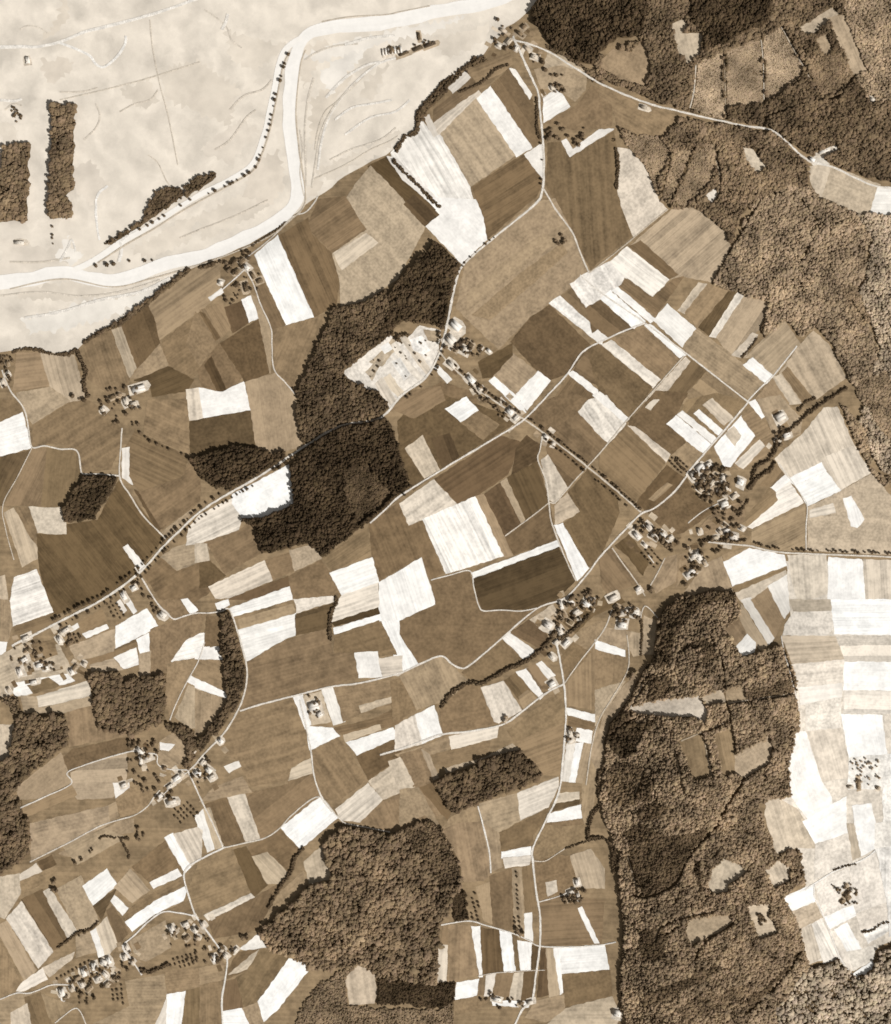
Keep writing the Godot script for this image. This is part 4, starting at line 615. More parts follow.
	[192,"s","hay_field","small long buff streaked hay field beside the lone valley road farm",[558,793.6,579,792.3,579,799.3,554.3,804.2]],
	[101.72,"p","ploughed_field","tiny thin dark brown strip ploughed field beside the lone valley road farm",[554.3,804.7,579,800,579,803.7,551.1,811.1]],
	[126.12,"m","meadow","brown mottled meadow between the farm at the drive end and the double row orchard",[547.4,823.5,581.5,819,587.7,838.8,558,846.2,540.7,858.5]],
	[150.52,"m","meadow","thin tan strip mottled meadow between the lone valley road farm and the rectangular field wood",[582.7,784.9,593.8,750.4,597.5,769.6,588.9,838.8,582.2,814.1]],
	[250,"w","stubble_field","small long white stubble field beside the white roofed hill farm",[595.5,640.4,624.7,650.5,624.7,657.5,595.5,648.3]],
	[152.96,"m","meadow","small tan mottled meadow beside the white roofed hill farm",[604.5,627.4,631.4,631.9,625.8,649.4,600,640.4]],
	[133.44,"m","meadow","tan mottled meadow beside the valley road junction",[595.5,649.8,629.2,658.8,626.9,678.6,595.5,689.8]],
	[162.72,"m","meadow","small long light tan mottled meadow beside the valley road junction",[595.5,690.2,624.7,681.3,604.5,712.7,595.5,725.7]],
	[162.72,"m","meadow","small light tan mottled meadow beside the white roofed hill farm",[631.9,631.9,642.6,634.1,642.6,653.9,633.7,656.1,627.4,645.3]],
	[170.04,"m","meadow","small long light tan mottled meadow beside the white roofed hill farm",[644.2,616.2,656.1,620.7,652.7,653.9,643.1,653.9]],
	[150.52,"m","meadow","thin tan strip mottled meadow between the lone valley road farm and the valley road junction",[624.7,685.3,647.1,664,624.7,707.7,609,722.3,602.2,757.1,600,779.6,591,757.1,604.5,713.4]],
	[157.84,"m","meadow","long light tan mottled meadow between the stepped slope hedge and the ragged western wood",[30.3,824,107.7,806,110,823.6,67.3,843.8,31.9,861]],
	[157.84,"m","meadow","long light tan mottled meadow between the stepped slope hedge and the isolated dark trees",[63.3,846.4,105.5,828.5,125.7,837.5,77.4,864.4]],
	[206,"w","stubble_field","tiny long buff stubble field beside the isolated dark trees",[18,876.1,35.9,863.7,41.5,871.1,20.2,880.6]],
	[96.84,"m","meadow","tiny very dark brown mottled meadow beside the isolated dark trees",[38.2,862.2,51.6,855.4,56.1,864.4,42.6,870]],
	[138.32,"m","meadow","small long tan mottled meadow beside the isolated dark trees",[20.2,881.7,53.9,869.3,51.6,877.9,22.4,893.6]],
	[182.24,"m","meadow","light tan mottled meadow between the isolated dark trees and the ragged western wood",[-4.5,877.9,19.1,873.8,20.2,893.6,4.5,918.3,-4.5,913.8]],
	[212,"s","hay_field","long buff streaked hay field beside the isolated dark trees",[6.7,918.7,21.3,901.9,52.7,951.9,38.2,967.7]],
	[111.48,"p","ploughed_field","long dark brown ploughed field beside the isolated dark trees",[21.8,899.6,42.6,889.5,67.3,938.5,53.9,949.7]],
	[202,"s","hay_field","small thin buff strip streaked hay field beside the isolated dark trees",[43.8,891.8,49.4,888.4,76.8,930.6,67.8,937.6]],
	[162.72,"m","meadow","light tan mottled meadow between the isolated dark trees and the stepped slope hedge",[56.1,889.5,80.8,876.1,98.8,922.8,77.4,930.8]],
	[165.16,"s","hay_field","long light tan streaked hay field beside the isolated dark trees",[-4.5,926.1,6.7,921,35.9,969.9,24.7,981.1]],
	[145.64,"m","meadow","long tan mottled meadow beside the orchard village",[-4.5,934,22.4,985.6,-4.5,1000.2]],
	[250,"w","stubble_field","small white stubble field beside the isolated dark trees",[83.1,886.2,106.6,869.3,116.7,884.6,93.2,904.8]],
	[101.72,"p","ploughed_field","small long dark brown ploughed field beside the isolated dark trees",[93.6,905.9,115.6,889.5,110,900.3,101,919.4]],
	[170.04,"s","hay_field","small light tan streaked hay field beside the stepped slope hedge",[114.5,887.3,130.2,869.3,149.3,890.2,132.4,902.6]],
	[242,"w","stubble_field","tiny white stubble field beside the stepped slope hedge",[111.1,900.8,114.5,895.8,127.9,908.2,122.3,914.9]],
	[113.92,"p","ploughed_field","small long dark brown ploughed field beside the orchard village",[106.6,910.9,112.2,906.2,129.1,931.7,119,944.1]],
	[120.02,"m","meadow","brown mottled meadow beside the stepped slope hedge",[132.4,867.1,165,841.3,180.7,867.8,150.4,882.4]],
	[247,"w","stubble_field","small long white stubble field beside the southern village",[150.4,882.8,177.3,869.3,181.4,875.6,153.8,888]],
	[138.32,"m","meadow","small thin tan strip mottled meadow beside the southern village",[125.7,914.2,139.2,900.8,182.9,877.2,185.2,886.9,145.9,907.1,125.7,920.5]],
	[252,"w","stubble_field","thin white strip stubble field beside the southern village",[125.7,922.1,157.1,900.3,184.1,887.3,189.7,897,154.9,913.8,132.4,930.8]],
	[120.02,"p","ploughed_field","small brown ploughed field beside the southern village",[166.1,911.1,190.8,898.5,195.3,913.8,179.6,913.8]],
	[250,"w","stubble_field","small long white stubble field beside the stepped slope hedge",[165,837.9,172.8,833.4,190.8,866.6,185.2,872.3]],
	[202,"s","hay_field","buff streaked hay field beside the upper farm village",[174,834.5,197.5,827.4,202,830.7,200.9,857.7,191.2,866]],
	[157.84,"m","meadow","light tan mottled meadow beside the southern village",[130.2,941.2,165,921,170.6,947.5,145.9,960.9,137.4,958.7]],
	[242,"w","stubble_field","small long white stubble field beside the orchard village",[89.8,932.2,96.5,927.7,105.5,954.2,98.8,956.9]],
	[196,"s","hay_field","small long buff streaked hay field beside the orchard village",[96.5,927.7,106.6,917.4,117.8,945.2,105.9,956.4]],
	[162.72,"m","meadow","small light tan mottled meadow beside the orchard village",[76.3,936.7,89.8,932.2,96.5,951.9,76.3,956.9]],
	[184.68,"m","meadow","small long buff mottled meadow beside the orchard village",[42.6,968.1,74.1,952.4,71.8,958.7,49.4,976.6]],
	[216,"s","hay_field","small long cream streaked hay field beside the orchard village",[16.8,990.6,23.6,981.6,42.6,968.8,47.1,978.9,24.7,990.6]],
	[150.52,"m","meadow","tan mottled meadow between the orchard village and the isolated dark trees",[-4.5,1002.5,16.8,993.9,40.4,992.8,51.6,1026,-4.5,1026]],
	[113.92,"p","ploughed_field","small dark brown ploughed field beside the orchard village",[24.7,997.3,40.4,992.8,52.1,1026,31.9,1026]],
	[185,"m","meadow","small buff mottled meadow beside the orchard village",[11.2,1013,26.9,1004,31.4,1026,11.2,1026]],
	[236,"w","stubble_field","tiny white stubble field beside the orchard village",[58.4,988.3,65.1,988.3,66.2,999.1,61.7,1002.5]],
	[145.64,"m","meadow","small tan mottled meadow beside the orchard village",[42.6,995,60.6,1001.3,71.8,1004,58.4,1021.5,49.4,1017.5]],
	[150.52,"m","meadow","tan mottled meadow between the orchard village and the southern village",[125.7,981.6,163.9,974.8,166.1,994.6,154.9,1026,89.8,1026,130.2,1006.3]],
	[138.32,"m","meadow","tan mottled meadow between the southern village and the southern road fork",[166.1,972.6,202,967.7,202,985.6,167.2,993.5]],
	[252,"w","stubble_field","small white stubble field between the southern road fork and the southern village",[167.2,995,185.2,991.5,180.7,1026,165,1026]],
	[120.02,"s","crop_field","brown striped crop field beside the southern road fork",[186.3,991.5,202,986.7,202,1026,182.3,1026]],
	[216,"w","stubble_field","tiny long cream stubble field beside the orchard village",[154.9,1026,166.6,999.5,165,1026]],
	[138.32,"m","meadow","tan mottled meadow between the southern village and the southern road fork",[200,860.4,224.7,848,233.7,851.4,250.5,893.6,200,913.8,184.3,900.3]],
	[99.28,"p","ploughed_field","long dark brown ploughed field beside the valley wood clearing",[234.1,850.3,246,846.9,267.3,884.6,252.7,897]],
	[113.92,"m","meadow","dark brown mottled meadow beside the valley wood clearing",[248.3,846.9,279.7,830.1,298.8,848.7,288.7,871.1,267.3,852.3,252.7,855.4]],
	[177.36,"s","hay_field","light tan streaked hay field beside the valley wood clearing",[252.7,857,267.3,852.5,288.7,874.5,283.1,883.5,267.3,883.5]],
	[208,"s","hay_field","small thin buff strip streaked hay field beside the southern road fork",[204.5,915.4,250.5,894,253.9,897,209,920.5]],
	[116.36,"m","meadow","long brown mottled meadow beside the southern road fork",[209.4,921,253.9,898.5,278.6,883.9,283.1,883.5,258.4,929.5,213.5,938.5]],
	[145.64,"m","meadow","thin tan strip mottled meadow beside the valley wood clearing",[260.6,925,278.6,894,303.3,871.6,310,882.8,274.1,913.8]],
	[238,"w","stubble_field","small white stubble field between the southern road fork and the southern village",[240.4,948.8,258.4,934.4,268.5,946.6,247.1,950.2]],
	[107.82,"m","meadow","small long dark brown mottled meadow beside the southern road fork",[229.2,968.1,238.2,952.4,260.6,949,247.1,969.9,226.9,978.9]],
	[185,"m","meadow","tiny thin buff strip mottled meadow beside the southern road fork",[229.2,974.4,252.7,954.2,258.8,949.7,248.3,968.8]],
	[120.02,"m","meadow","brown mottled meadow between the southern road fork and the southern village",[247.6,970.4,260.6,949,289.8,956.4,257.7,1001.3,242.6,1008.1,235.9,978.9]],
	[252,"w","stubble_field","long white stubble field beside the southern road fork",[257.7,1002.9,290.9,956.9,311.1,966.8,276.3,1010.3,262.9,1022]],
	[252,"w","stubble_field","small white stubble field between the southern road fork and the southern village",[223.6,1011.9,242.6,1008.5,250.5,1026,223.6,1026]],
	[107.82,"p","ploughed_field","small dark brown ploughed field beside the southern road fork",[225.8,981.6,235.9,979.3,242.6,1006.9,222.9,1010.3]],
	[145.64,"m","meadow","small tan mottled meadow between the southern road fork and the southern village",[242.6,1008.5,257.2,1002.9,264,1026,250.5,1026]],
	[126.12,"m","meadow","brown mottled meadow between the southern road fork and the southern village",[200,986.1,224.7,980.5,221.3,1010.3,222.4,1026,200,1026]],
	[150.52,"m","meadow","small tan mottled meadow between the southern road fork and the southern village",[200,968.1,222.4,963.6,225.8,978.9,200,984.5]],
	[150.52,"m","meadow","tan mottled meadow between the valley wood tip and the double row orchard",[442.6,830.7,456.1,824,480.8,821.8,490.9,873.4,483.1,880.1,464,881.5,459.5,857.7]],
	[145.64,"m","meadow","small long tan mottled meadow beside the double row orchard",[483.1,824,498.8,833,499.9,850.9,502.1,866.6,490.9,872.3]],
	[252,"w","stubble_field","tiny long white stubble field beside the double row orchard",[502.1,852.3,530.2,846.9,530.2,854.3,502.1,857.7]],
	[216,"s","hay_field","small long cream streaked hay field beside the double row orchard",[503.3,858.1,530.2,855.9,529.1,864.4,505.5,867.8]],
	[116.36,"s","crop_field","long brown striped crop field between the double row orchard and the valley wood tip",[489.8,876.1,512.2,868.2,514.5,929.5,501,929.5,492,925]],
	[113.92,"p","ploughed_field","small thin dark brown strip ploughed field beside the double row orchard",[522.3,867.1,531.3,864.9,536.9,913.8,525.7,911.5]],
	[162.72,"m","meadow","small thin light tan strip mottled meadow beside the double row orchard",[512.2,868.9,521.2,868,524.8,931.7,514.9,931.7]],
	[150.52,"p","grain_field","small long tan smooth grain field beside the valley wood tip",[476.3,887.3,488.7,882.8,492,923.9,484.2,920.5]],
	[238,"w","stubble_field","tiny long white stubble field beside the strip field crossroads",[524.6,914.2,531.3,912.9,532.4,940.7,525,937.4]],
	[126.12,"p","ploughed_field","tiny long brown ploughed field beside the valley wood tip",[442.6,926.6,448.3,926.6,447.1,945.2,440.9,945.2]],
	[206,"s","hay_field","small long buff streaked hay field beside the valley wood tip",[439.3,945.7,448.3,945.7,446,981.1,437,982.2]],
	[145.64,"m","meadow","tan mottled meadow between the valley wood tip and the southern valley edge",[448.7,925.5,471.8,925.5,479.7,974.4,447.6,981.1]],
	[247,"w","stubble_field","small thin white strip stubble field beside the southern valley edge",[471.8,926.6,479.7,926.6,482.2,976.6,479.9,976.6]],
	[104.16,"s","crop_field","dark brown striped crop field beside the strip field crossroads",[480.8,927.7,499.9,931.1,504.4,971,483.1,973.9]],
	[252,"w","stubble_field","small long white stubble field beside the strip field crossroads",[499.9,931.1,511.8,933.3,515.8,971,504.8,972.1]],
	[120.02,"p","ploughed_field","tiny thin brown strip ploughed field beside the strip field crossroads",[512.2,934.4,517.8,936.7,520.8,969.9,516.3,971]],
	[250,"w","stubble_field","small white stubble field beside the strip field crossroads",[517.8,941.2,531.3,943.4,530.2,969.9,521.2,969.9]],
	[95.62,"p","ploughed_field","tiny long very dark brown ploughed field beside the strip field crossroads",[532.4,945.7,540.3,947.9,536.9,967.7,531.5,968.8]],
	[250,"w","stubble_field","small white stubble field beside the southern valley edge",[457.2,982.7,479.7,979.3,477.4,994.6,455,1000.2]],
	[126.12,"p","ploughed_field","tiny long brown ploughed field beside the southern valley edge",[479.7,979.3,486.4,977.1,484.2,994.6,477.9,994.6]],
	[216,"w","stubble_field","tiny long cream stubble field beside the southern valley edge",[486.4,976,495.4,973.7,490.9,995.7,484.6,995.7]],
	[126.12,"p","ploughed_field","small brown ploughed field beside the southern valley edge",[496.5,974.8,514.5,972.6,508.9,999.1,494.3,996.8]],
	[196,"s","hay_field","small long buff streaked hay field beside the southern valley edge",[514.5,973.7,524.6,972.6,520.1,1000.2,509.3,999.1]],
	[95.62,"p","ploughed_field","small long very dark brown ploughed field beside the southern valley edge",[524.6,971.5,536.9,971.5,533.6,999.1,521.2,1000.2]],
	[251,"w","stubble_field","tiny thin white strip stubble field beside the southern valley edge",[492,1000.7,530.2,1001.8,527.9,1006.9,493.2,1005.1]],
	[133.44,"m","meadow","small long tan mottled meadow beside the southern valley edge",[453.9,1000.7,477.4,996.2,487.5,1001.3,474.1,1010.3,456.1,1014.8]],
	[140.76,"m","meadow","tan mottled meadow beside the farm at the drive end",[533.6,835.7,541.9,825.1,566.1,826.7,586.3,825.1,586.3,839.7,566.1,846.4,545.9,859.9,535.1,857.7]],
	[123.68,"m","meadow","brown mottled meadow between the farm at the drive end and the double row orchard",[535.1,861.5,557.1,855.9,570.6,855.9,579.6,886.9,539.6,900.3]],
	[202,"m","meadow","tiny buff mottled meadow beside the farm at the drive end",[545.9,882.8,556,880.6,557.1,891.3,548.1,895.8]],
	[172.48,"s","hay_field","light tan streaked hay field beside the farm at the drive end",[570.6,855.9,590.8,849.1,604.3,868.9,604.3,888,579.6,887.3]],
	[126.12,"s","crop_field","brown striped crop field beside the farm at the drive end",[539.2,903,561.6,896.3,604.3,900.3,600.9,943,541.9,946.3]],
	[247,"w","stubble_field","tiny thin white strip stubble field beside the farm at the drive end",[578.5,908.6,581.8,907.1,598.7,943,594.4,943]],
	[250,"w","stubble_field","small thin white strip stubble field beside the strip field crossroads",[552.6,949,559.4,947.9,562.7,992.4,559.8,994.6]],
	[252,"w","stubble_field","white stubble field beside the strip field crossroads",[560.5,947.9,604.3,945.2,608.8,969.9,562.7,973.3]],
	[95.62,"p","ploughed_field","small thin very dark brown strip ploughed field beside the strip field crossroads",[541.4,949,545.9,949,548.1,994.6,537.4,996.8]],
	[157.84,"p","grain_field","small thin light tan strip smooth grain field beside the strip field crossroads",[546.4,949,552.6,949,559.4,994.6,549.7,996.8]],
	[111.48,"m","meadow","dark brown mottled meadow beside the strip field crossroads",[562.7,974.8,609.9,970.4,612.1,995.7,565,1008.1]],
	[145.64,"m","meadow","tan mottled meadow beside the southern valley edge",[534.7,1001.8,563.9,995,565,1017,545.9,1021.5,525.7,1017]],
	[177.36,"m","meadow","long light tan mottled meadow beside the strip field crossroads",[566.1,1008.5,612.1,996.8,620,1014.8,615.5,1026,545.9,1026]],
	[177.36,"m","meadow","light tan mottled meadow beside the plantation panels",[672,25,684,19,687,27,679,34,702,34,699,54,688,64,678,53]],
	[192,"m","meadow","small long buff mottled meadow beside the brow crossing",[744,148,753,150,766,166,757,173,744,157]],
	[218,"w","stubble_field","tiny cream stubble field beside the fan plantations",[706,195,715,189,717,195,712,204]],
	[160.28,"m","meadow","small light tan mottled meadow beside the plantation panels",[815,40,826,35,832,52,824,55]],
	[177.36,"m","meadow","small long light tan mottled meadow beside the plantation panels",[800,28,832,8,838,14,812,34,803,34]],
	[167.6,"m","meadow","long light tan mottled meadow beside the plantation panels",[828,18,843,15,866,70,853,74]],
	[216,"m","meadow","small cream mottled meadow beside the brow crossing",[810,160,835,146,838,150,822,158,829,164,815,167]],
	[196,"s","hay_field","small buff streaked hay field beside the brow crossing",[808,167,822,165,832,166,822,196,820,200,812,185]],
	[184.68,"m","meadow","buff mottled meadow beside the brow crossing",[832,167,880,185,872,212,858,214,822,198]],
	[240,"w","stubble_field","white stubble field beside the brow crossing",[878,187,920,190,920,215,870,214]],
	[222,"m","meadow","large cream mottled meadow beside the white quarry",[345,371,372,350,390,336,402,345,420,326,440,331,438,352,428,374,405,393,390,408,383,392,366,388,360,378]],
	[174.92,"m","meadow","small long light tan mottled meadow beside the white quarry",[370,362,384,350,393,338,398,345,382,366]],
	[204,"m","meadow","long buff mottled meadow beside the sandy clearing",[630,708,650,702,698,696,707,712,704,723,694,716,665,716,634,712]],
	[184.68,"m","meadow","small buff mottled meadow beside the sandy clearing",[701,697,722,690,725,701,708,705]],
	[140.76,"p","grain_field","long tan smooth grain field beside the hill wood meadow",[714,735,732,726,734,755,735,773,723,775]],
	[170.04,"m","meadow","light tan mottled meadow beside the hill wood meadow",[735,755,768,737,772,744,770,762,746,777,736,773]],
	[138.32,"m","meadow","tan mottled meadow beside the hill wood meadow",[678,740,696,732,707,744,711,775,694,779,685,755]],
	[152.96,"m","meadow","small tan mottled meadow beside the sandy clearing",[726,690,745,687,745,699,728,703]],
	[186,"m","meadow","buff mottled meadow beside the lower hill clearing",[708,886,713,868,724,859,735,863,747,870,738,878,728,884,727,891,715,893]],
	[165.16,"m","meadow","light tan mottled meadow beside the lower hill clearing",[690,920,728,914,732,922,718,932,700,940,692,945,686,930]],
	[177.36,"m","meadow","small light tan mottled meadow beside the lower hill clearing",[748,906,768,904,770,920,778,932,760,938,752,922]],
	[184.68,"m","meadow","small buff mottled meadow beside the lower hill clearing",[766,870,778,860,790,868,788,880,774,888]],
	[177.36,"s","hay_field","light tan streaked hay field beside the scrub below the valley wood",[346,978,358,966,374,972,376,992,374,1003,350,1004]],
	[177.36,"m","meadow","light tan mottled meadow beside the valley wood clearing",[304,862,323,845,331,878,310,884]],
	[184.68,"m","meadow","tiny long buff mottled meadow beside the white quarry",[366,372,376,362,384,352,388,356,378,368,372,380]],
	[214,"s","hay_field","small thin buff strip streaked hay field between the white quarry and the works buildings",[392,345,396,342,412,366,424,378,418,380,404,366]],
	[206,"s","hay_field","small thin buff strip streaked hay field between the white quarry and the works buildings",[400,338,405,336,424,360,430,370,426,374,414,358]],
	[196,"s","hay_field","tiny long buff streaked hay field beside the white quarry",[384,378,390,374,398,386,404,392,398,396,390,388]],
	[168.82,"m","meadow","tiny light tan mottled meadow beside the works buildings",[424,330,440,332,438,342,428,340]],
	[210,"s","hay_field","small long buff streaked hay field beside the white quarry",[376,384,382,378,390,392,396,400,390,405,382,396]],
	[244,"m","meadow","small white mottled meadow beside the white quarry",[410,340,422,336,430,350,424,354,414,350]],
	[240,"m","meadow","tiny long white mottled meadow beside the white quarry",[392,362,400,358,410,374,404,380]],
	[246,"w","stubble_field","tiny white stubble field beside the white quarry",[381,347,388,343,392,349,385,353]],
	[224,"m","meadow","small cream mottled meadow beside the white quarry",[344,372,352,368,360,372,366,384,358,384,350,380]]
]
var HEDGES := [
	[7,6,"long dark scarp hedge above the riverside tan meadows",[188,270,175,280,160,292,148,303,130,316,110,328,96,335,84,342]],
	[6,5,"clipped dark hedge above the tan fields by the western farm",[14,352,22,349,40,350,52,354,68,354,76,350]],
	[7,7,"ragged hedge dropping from the scarp towards the big farm",[78,352,82,362,86,372,84,384,88,396]],
	[8,7,"tall scarp hedge under the scarp hamlet thick with trees",[396,150,404,138,416,132,418,116,424,106,434,95,442,85,455,75,468,66,476,58]],
	[6,5,"dark hedge below the white scarp field",[393,160,402,170,416,183,430,198,440,207]],
	[5,5,"hedge between field and village lane curving",[536,98,537,115,537,130,540,138]],
	[5,5,"hedge along the tan scarp field below the hamlet",[460,92,482,82,495,70,508,65]],
	[6,5,"dotted hedge beside the wedge field",[614,140,617,155,618,170,616,188]],
	[4,4,"low hedge below the tan hillside strips",[742,357,750,348,757,338]],
	[5,6,"dark hedge along wood edge and hillside strip",[772,302,768,315,762,328,765,336]],
	[7,7,"thick brook hedge winding between meadow and white strip fields",[442,706,450,694,458,688,472,682,480,684,492,678,505,670,520,664,532,657,540,650,548,642,555,632]],
	[6,6,"brook hedge below the hamlet lane",[560,640,570,632,580,624,588,616]],
	[6,8,"dark streamside hedge climbing to the eastern hill wood",[611,760,606,745,610,730,620,715,632,695,640,680,648,664]],
	[6,8,"streamside hedge between valley meadows and hill wood",[604,766,598,776,599,790,600,804,592,815,589,826,588,838]],
	[6,7,"tall dark hedge line leading to the wood corner",[588,838,596,838,604,838,610,845,616,860,619,874]],
	[6,8,"stream hedge at the foot of the lower eastern wood",[620,888,622,905,624,930,622,960,620,985,622,1010]],
	[4,4,"hedge above the meadow beside the brook",[566,848,578,844,590,840]],
	[5,5,"stepped hedge on the tan slope by the farm village",[100,839,105,836,118,838,128,838]],
	[4,5,"short hedge joining the stepped slope hedge",[121,840,128,852,129,858]],
	[5,5,"hedge between orchard village gardens and strip fields",[58,947,68,940,78,932,90,929,98,922]],
	[7,7,"thick dark hedge closing the southern village meadow",[142,970,150,972,160,968,167,964]],
	[6,7,"dark hedge on the slope beside the pale clearing",[269,907,278,890,285,880,292,870,295,858,303,848]],
	[6,8,"brook hedge winding below the walled village",[783,428,778,440,775,450,768,460,757,466,753,474,752,485]],
	[6,7,"garden hedge beside the brook meadow",[750,488,757,478,770,470,775,462]],
	[5,6,"broken hedge below the white yard house",[748,500,742,508,738,515]],
	[6,8,"dark belt of hedge under the village lane",[700,541,715,540,730,541,745,540]],
	[6,7,"hedge at the head of the brook valley",[783,432,792,428,806,415,822,403,835,395,846,388]],
	[5,5,"thin hedge along the slope of the pale wedge fields",[798,410,806,402,815,398]],
	[6,7,"dark hedge beside the tan field spur",[850,352,846,345,836,335,831,328]],
	[7,8,"thicket edge below the eastern farm fields",[805,972,815,968,826,965,838,960]],
	[7,8,"dark thicket edge closing the pale open wood",[858,977,868,974,876,964,880,955,891,946]],
	[4,4,"hedge by the pale lane of the eastern farm",[834,870,845,866,855,864]],
	[4,4,"hedge bounding the small pale plot by the eastern farm",[862,932,872,930,880,924,888,922]],
	[4,5,"garden hedge beside the village allotments",[676,458,680,466,686,471]],
	[4,5,"hedge along the brown field below the main road village",[470,384,480,396,492,405,500,412]],
	[6,7,"dark hedge between the path and white lane at the valley edge",[617,838,613,858,614,872]],
	[4,4,"hedge dividing the brook meadow from the hill wood",[641,620,642,632,641,645,641,655]],
	[5,5,"row of bushes between river channel and plain by the bend",[106,243,112,240,122,236,130,232]],
	[4,4,"short hedge along the tan scarp field by the path",[252,246,262,239,275,231,285,222]],
	[6,6,"dark hedge along the foot of the scarp near the riverside farm",[200,268,208,266,214,263,222,262]],
	[7,6,"short gully of trees between the cream strip and the hay field",[337,597,336,604,332,611,330,622,330,640]]
]
var ROWS := [
	[9,3.0,8,5,"small round tree in the avenue beside the western main road",[55,622,105,597,140,571,165,544,200,511,230,491,260,474,288,456]],
	[10,2.6,7,-5,"slender tree on the southern verge of the western main road avenue",[60,624,105,601,140,575,165,548,200,515,230,496,260,479]],
	[9,2.8,8,-5,"tree in the row along the main road at the foot of the dark wood",[288,457,305,446,340,426,372,419]],
	[8,2.8,7,4.5,"tree in the row along the village street below the works",[446,360,462,375,490,397,525,419,545,433,580,460,600,476,638,510]],
	[9,2.6,7,-4.5,"roadside tree on the far verge of the straight village street",[545,436,580,464,600,480,630,505]],
	[11,2.2,5,4,"small tree along the lane from the quarry corner to the scarp hamlet",[447,322,453,295,460,272,470,260,500,235]],
	[13,2.4,6,4,"small tree beside the village lane under the scarp hamlet",[543,185,544,160,543,140]],
	[10,2.6,7,5,"roadside tree on the straight road between pale eastern fields",[752,545,770,550,790,552,840,554,900,556]],
	[15,3.0,8,0,"willow on the bank of the straight side channel",[112,240,128,231,145,220,162,210,180,199,195,189]],
	[15,2.8,8,0,"bush sized willow in the line along the side channel bend",[205,196,228,186,255,170,263,150,270,125,275,100,283,70,292,48]],
	[16,2.6,7,0,"willow on the outer bank of the side channel",[190,200,160,219,135,233]],
	[14,3.2,9,0,"tree on the curved meadow boundary above the strip fields",[75,862,86,856,92,850,98,844]],
	[14,2.4,6,0,"tree in the ragged garden row by the orchard track",[80,935,90,930]],
	[10,2.4,6,5,"tree in the row round the quarry rim road",[440,352,434,370,422,383,404,397]],
	[16,3.6,9,0,"hedgerow tree on the scarp by the riverside farm",[205,267,216,264,224,261]],
	[13,2.6,7,0,"hedge tree on the boundary below the big farm",[140,432,152,442,165,448,185,455]],
	[14,3.4,9,0,"tree by the ford on the lower river bank",[97,266,108,265,116,265]],
	[14,3.0,8,0,"small tree standing between channel and river",[130,261,150,261,156,260]],
	[12,2.4,6,0,"small tree in the dotted line beside the narrow plantation",[53,226,53,248]]
]
